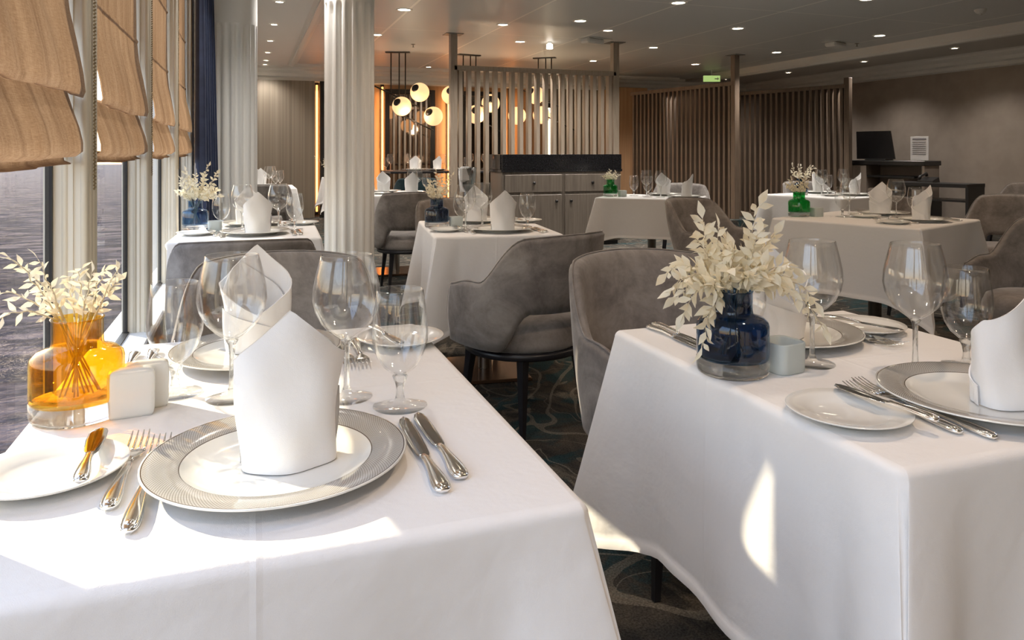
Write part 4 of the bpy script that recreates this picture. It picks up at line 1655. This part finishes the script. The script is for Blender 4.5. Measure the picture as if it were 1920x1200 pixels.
# ------------------------------------------------------------------ chandeliers
def chandelier(label, x, y, rot, globes):
    t = thing('globe_chandelier', label, 'chandelier', (x, y, 0), rot, 'globe chandeliers')
    obj('ceiling_plate', MB().box((0, 0, CH - .008), (.36, .08, .016), bev=.003).mesh('ceiling_plate', M_BLACK), t)
    for xx, zz in ((-.10, 1.86), (0.02, 1.92), (.11, 1.60)):
        obj('drop_rod', MB().tube([(xx, 0, CH - .01), (xx, 0, zz)], .009, 8).mesh('drop_rod', M_BLACK), t)
    arms = [((-.34, .0, 2.10), (.30, 0, 1.80)), ((-.06, 0, 1.93), (.05, -.05, 1.70)), ((.05, -.03, 1.68), (.52, .0, 1.45))]
    for a, b in arms:
        obj('arm', MB().tube([a, b], .010, 8).mesh('arm', M_BLACK), t)
    for gx, gy, gz in globes:
        g = obj('globe', MB().lathe([(.14 * sin(PI * k / 18), .14 * -cos(PI * k / 18)) for k in range(19)], 32, (gx, gy, gz)).mesh('globe', M_GLOBE), t)
        obj('socket', MB().lathe([(0, .152), (.045, .148), (.060, .128), (.058, .120), (0, .120)], 20, (0, 0, 0), mtx=Matrix.Translation((gx, gy, gz)) @ Matrix.Rotation(radians(62), 4, 'X') @ Matrix.Rotation(radians(-25), 4, 'Y')).mesh('socket', M_BLACK), g)
    ld = bpy.data.lights.new('globe_glow', 'POINT')
    ld.energy = 6
    ld.color = (1, .74, .48)
    ld.shadow_soft_size = .1
    lo = bpy.data.objects.new('globe_glow', ld)
    COL.objects.link(lo)
    lo.parent = t
    lo.location = (.2, -.25, 1.62)


GL = [(.32, 0, 1.80 + .26 - .05), (.07, -.08, 1.80), (.52, 0, 1.66)]
chandelier('globe chandelier hanging left of the screen with three glowing globes', 2.03, 10.85, -YAW, GL)
chandelier('globe chandelier behind the left half of the slatted screen', 3.10, 10.80, -YAW + .5, [(-.30, 0, 1.98), (.07, -.08, 1.70), (.36, 0, 1.88)])
chandelier('globe chandelier behind the middle of the slatted screen', 4.30, 10.76, -YAW - .3, [(-.14, 0, 2.02), (-.42, -.08, 1.70), (-.1, .2, 1.72)])

# ------------------------------------------------------------------ ceiling fittings
def b_down(r):
    def f():
        ringm = MB().lathe([(r * .72, .0), (r * .78, -.006), (r, -.004), (r + .004, .0)], 32)
        lens = MB().lathe([(0, -.0005), (r * .72, -.0005), (r * .74, .002)], 24)
        return [('trim_ring', ringm.mesh('trim_ring', M_WHITE), []), ('lens', lens.mesh('lens', M_LAMP), [])]
    return f


def downlight(x, y, label, r=.075, z=CH, e=1.0, col=(1, .93, .86)):
    t = make('down_%g' % r, b_down(r), 'downlight', label, 'ceiling light', (x, y, z - .001), 0, 'recessed ceiling downlights')
    ld = bpy.data.lights.new('downlight', 'SPOT')
    ld.energy = DOWNLIGHT_W * e
    ld.color = col
    ld.spot_size = radians(125)
    ld.spot_blend = .8
    ld.shadow_soft_size = .06
    lo = bpy.data.objects.new('downlight_beam', ld)
    COL.objects.link(lo)
    lo.parent = t
    lo.location = (0, 0, -.03)


SIDES = 'small recessed downlight in the white soffit over the windows, %s of its row'
for i, (x, y) in enumerate([(.261, 7.508), (.251, 8.867), (.240, 10.195), (.235, 11.403), (.230, 12.4), (.225, 13.0)]):
    downlight(x, y, SIDES % ['the nearest one', 'second', 'third', 'fourth', 'fifth', 'the farthest'][i], .05, CH - .016, .8)
for y in (6.15, 4.75, 3.35, 1.9):
    downlight(.27, y, 'small soffit downlight above the picture, over the window tables', .05, CH - .016, .85 if y > 4 else .35)
DL = [(1.487, 7.593, 'large ringed downlight just right of the big column', .085),
      (2.729, 8.113, 'downlight in front of the tall left screen post', .075),
      (3.464, 7.596, 'ringed downlight nearer the camera above the middle of the screen', .085),
      (4.053, 8.089, 'round downlight above the right end of the screen', .075),
      (3.367, 9.298, 'ringed downlight behind the left half of the screen', .085),
      (1.48, 9.337, 'downlight touching the right edge of the big column', .085),
      (5.186, 10.88, 'downlight far back between screen and brown wall', .075),
      (5.317, 9.206, 'downlight right of the screen at the ceiling', .08),
      (3.948, 6.354, 'downlight cut by the top edge right of centre', .085),
      (5.428, 7.443, 'ringed downlight right of the screen nearer the camera', .085),
      (7.28, 9.055, 'downlight before the right moulding near the ceiling post', .085),
      (7.0, 10.743, 'dim downlight left of the ceiling post', .085),
      (5.551, 5.603, 'large downlight at the top edge toward the right', .085),
      (7.45, 7.321, 'downlight beside the right ceiling moulding', .085),
      (2.887, 12.6, 'small downlight far back above the chandelier', .06)]
for x, y, lb, r in DL:
    downlight(x, y, lb, r, CH, 1.5 if x < 5.2 else 1.9)
for x, y, lb in [(9.10, 11.0, 'small bright downlight in the right strip, farthest back'), (9.10, 9.25, 'small bright downlight in the right strip above the cabinet'),
                 (9.10, 7.65, 'small bright downlight in the right strip above the desk'), (8.75, 12.4, 'small bright downlight over the corridor')]:
    downlight(x, y, lb, .055, CH - .041, .9)
# lamps that serve the room nearer the camera, above the picture
for i, (x, y) in enumerate([(1.5, 4.3), (1.5, 1.2), (3.6, 3.4), (3.6, .8), (5.8, 3.2), (5.8, .6), (7.6, 4.6), (2.6, -.9), (.2, -.6), (9.1, 4.8)]):
    downlight(x, y, 'recessed downlight in the ceiling above the picture, over the front tables', .085, CH if x < 8.5 and x > .6 else (CH - .041 if x > 8 else CH - .016), .7, (1, .72, .50))

t = thing('ceiling_spotlight', 'small white adjustable spotlight above the screen', 'spotlight', (3.75, 9.2, CH))
obj('mount', MB().lathe([(.03, 0), (.03, -.02), (0, -.021)], 16).mesh('mount', M_WHITE), t)
obj('spot_head', MB().lathe([(0, -.02), (.04, -.03), (.045, -.09), (0, -.10)], 20).mesh('spot_head', emis('spot_white', (1, .92, .8), 3)), t)


def det(label, x, y, kind, z=CH):
    if kind == 'box':
        t = thing('ceiling_speaker', label, 'speaker', (x, y, z), radians(20))
        obj('housing', MB().box((0, 0, -.035), (.30, .16, .07), bev=.02).mesh('housing', M_WHITE), t)
        obj('mounting_plate', MB().box((0.05, 0, -.003), (.42, .22, .006)).mesh('mounting_plate', M_WHITE), t)
    elif kind == 'smoke':
        t = thing('smoke_detector', label, 'smoke detector', (x, y, z))
        obj('housing', MB().lathe([(.055, 0), (.055, -.015), (.045, -.03), (.03, -.045), (0, -.048)], 28).mesh('housing', M_WHITE), t)
        obj('sensor', MB().lathe([(.018, -.046), (.018, -.058), (0, -.060)], 16).mesh('sensor', M_WHITE), t)
    else:
        t = thing('sprinkler', label, 'sprinkler', (x, y, z))
        obj('escutcheon', MB().lathe([(.03, 0), (.03, -.005), (.008, -.012), (0, -.012)], 20).mesh('escutcheon', M_STRETCH), t)
        obj('sprinkler_head', MB().lathe([(.006, -.01), (.006, -.04), (.018, -.042), (.018, -.045), (0, -.046)], 16).mesh('sprinkler_head', M_STRETCH), t)


det('white box speaker on the ceiling above the right half of the screen', 4.15, 8.73, 'box')
det('white box speaker on the ceiling before the right moulding', 7.35, 7.96, 'box')
det('round white smoke detector near the top right corner', 7.05, 5.63, 'smoke')
det('small sprinkler head above the first chandelier', 2.08, 10.0, 'spr')
det('small sprinkler head by the right ceiling speaker', 7.70, 7.95, 'spr')

t = thing('exit_sign', 'small lit green exit sign under the ceiling by the corridor', 'exit sign', (7.80, 11.45, 2.45), -YAW)
obj('sign_face', MB().box((0, 0, 0), (.30, .02, .11), bev=.003).mesh('sign_face', M_EXIT), t)
obj('hanger', MB().tube([(0, 0, .05), (0, 0, .15)], .006, 6).mesh('hanger', M_WHITE), t)
a_ = MB()
a_.add([(.05, -.012, .005), (.10, -.012, .005), (.10, -.012, .025), (.13, -.012, -.003), (.10, -.012, -.030), (.10, -.012, -.012), (.05, -.012, -.012)], [(0, 6, 5, 1), (1, 5, 4, 3), (1, 3, 2)], False)
obj('arrow', a_.mesh('arrow', mat('sign_white', (.9, .95, .85), .5)), t)
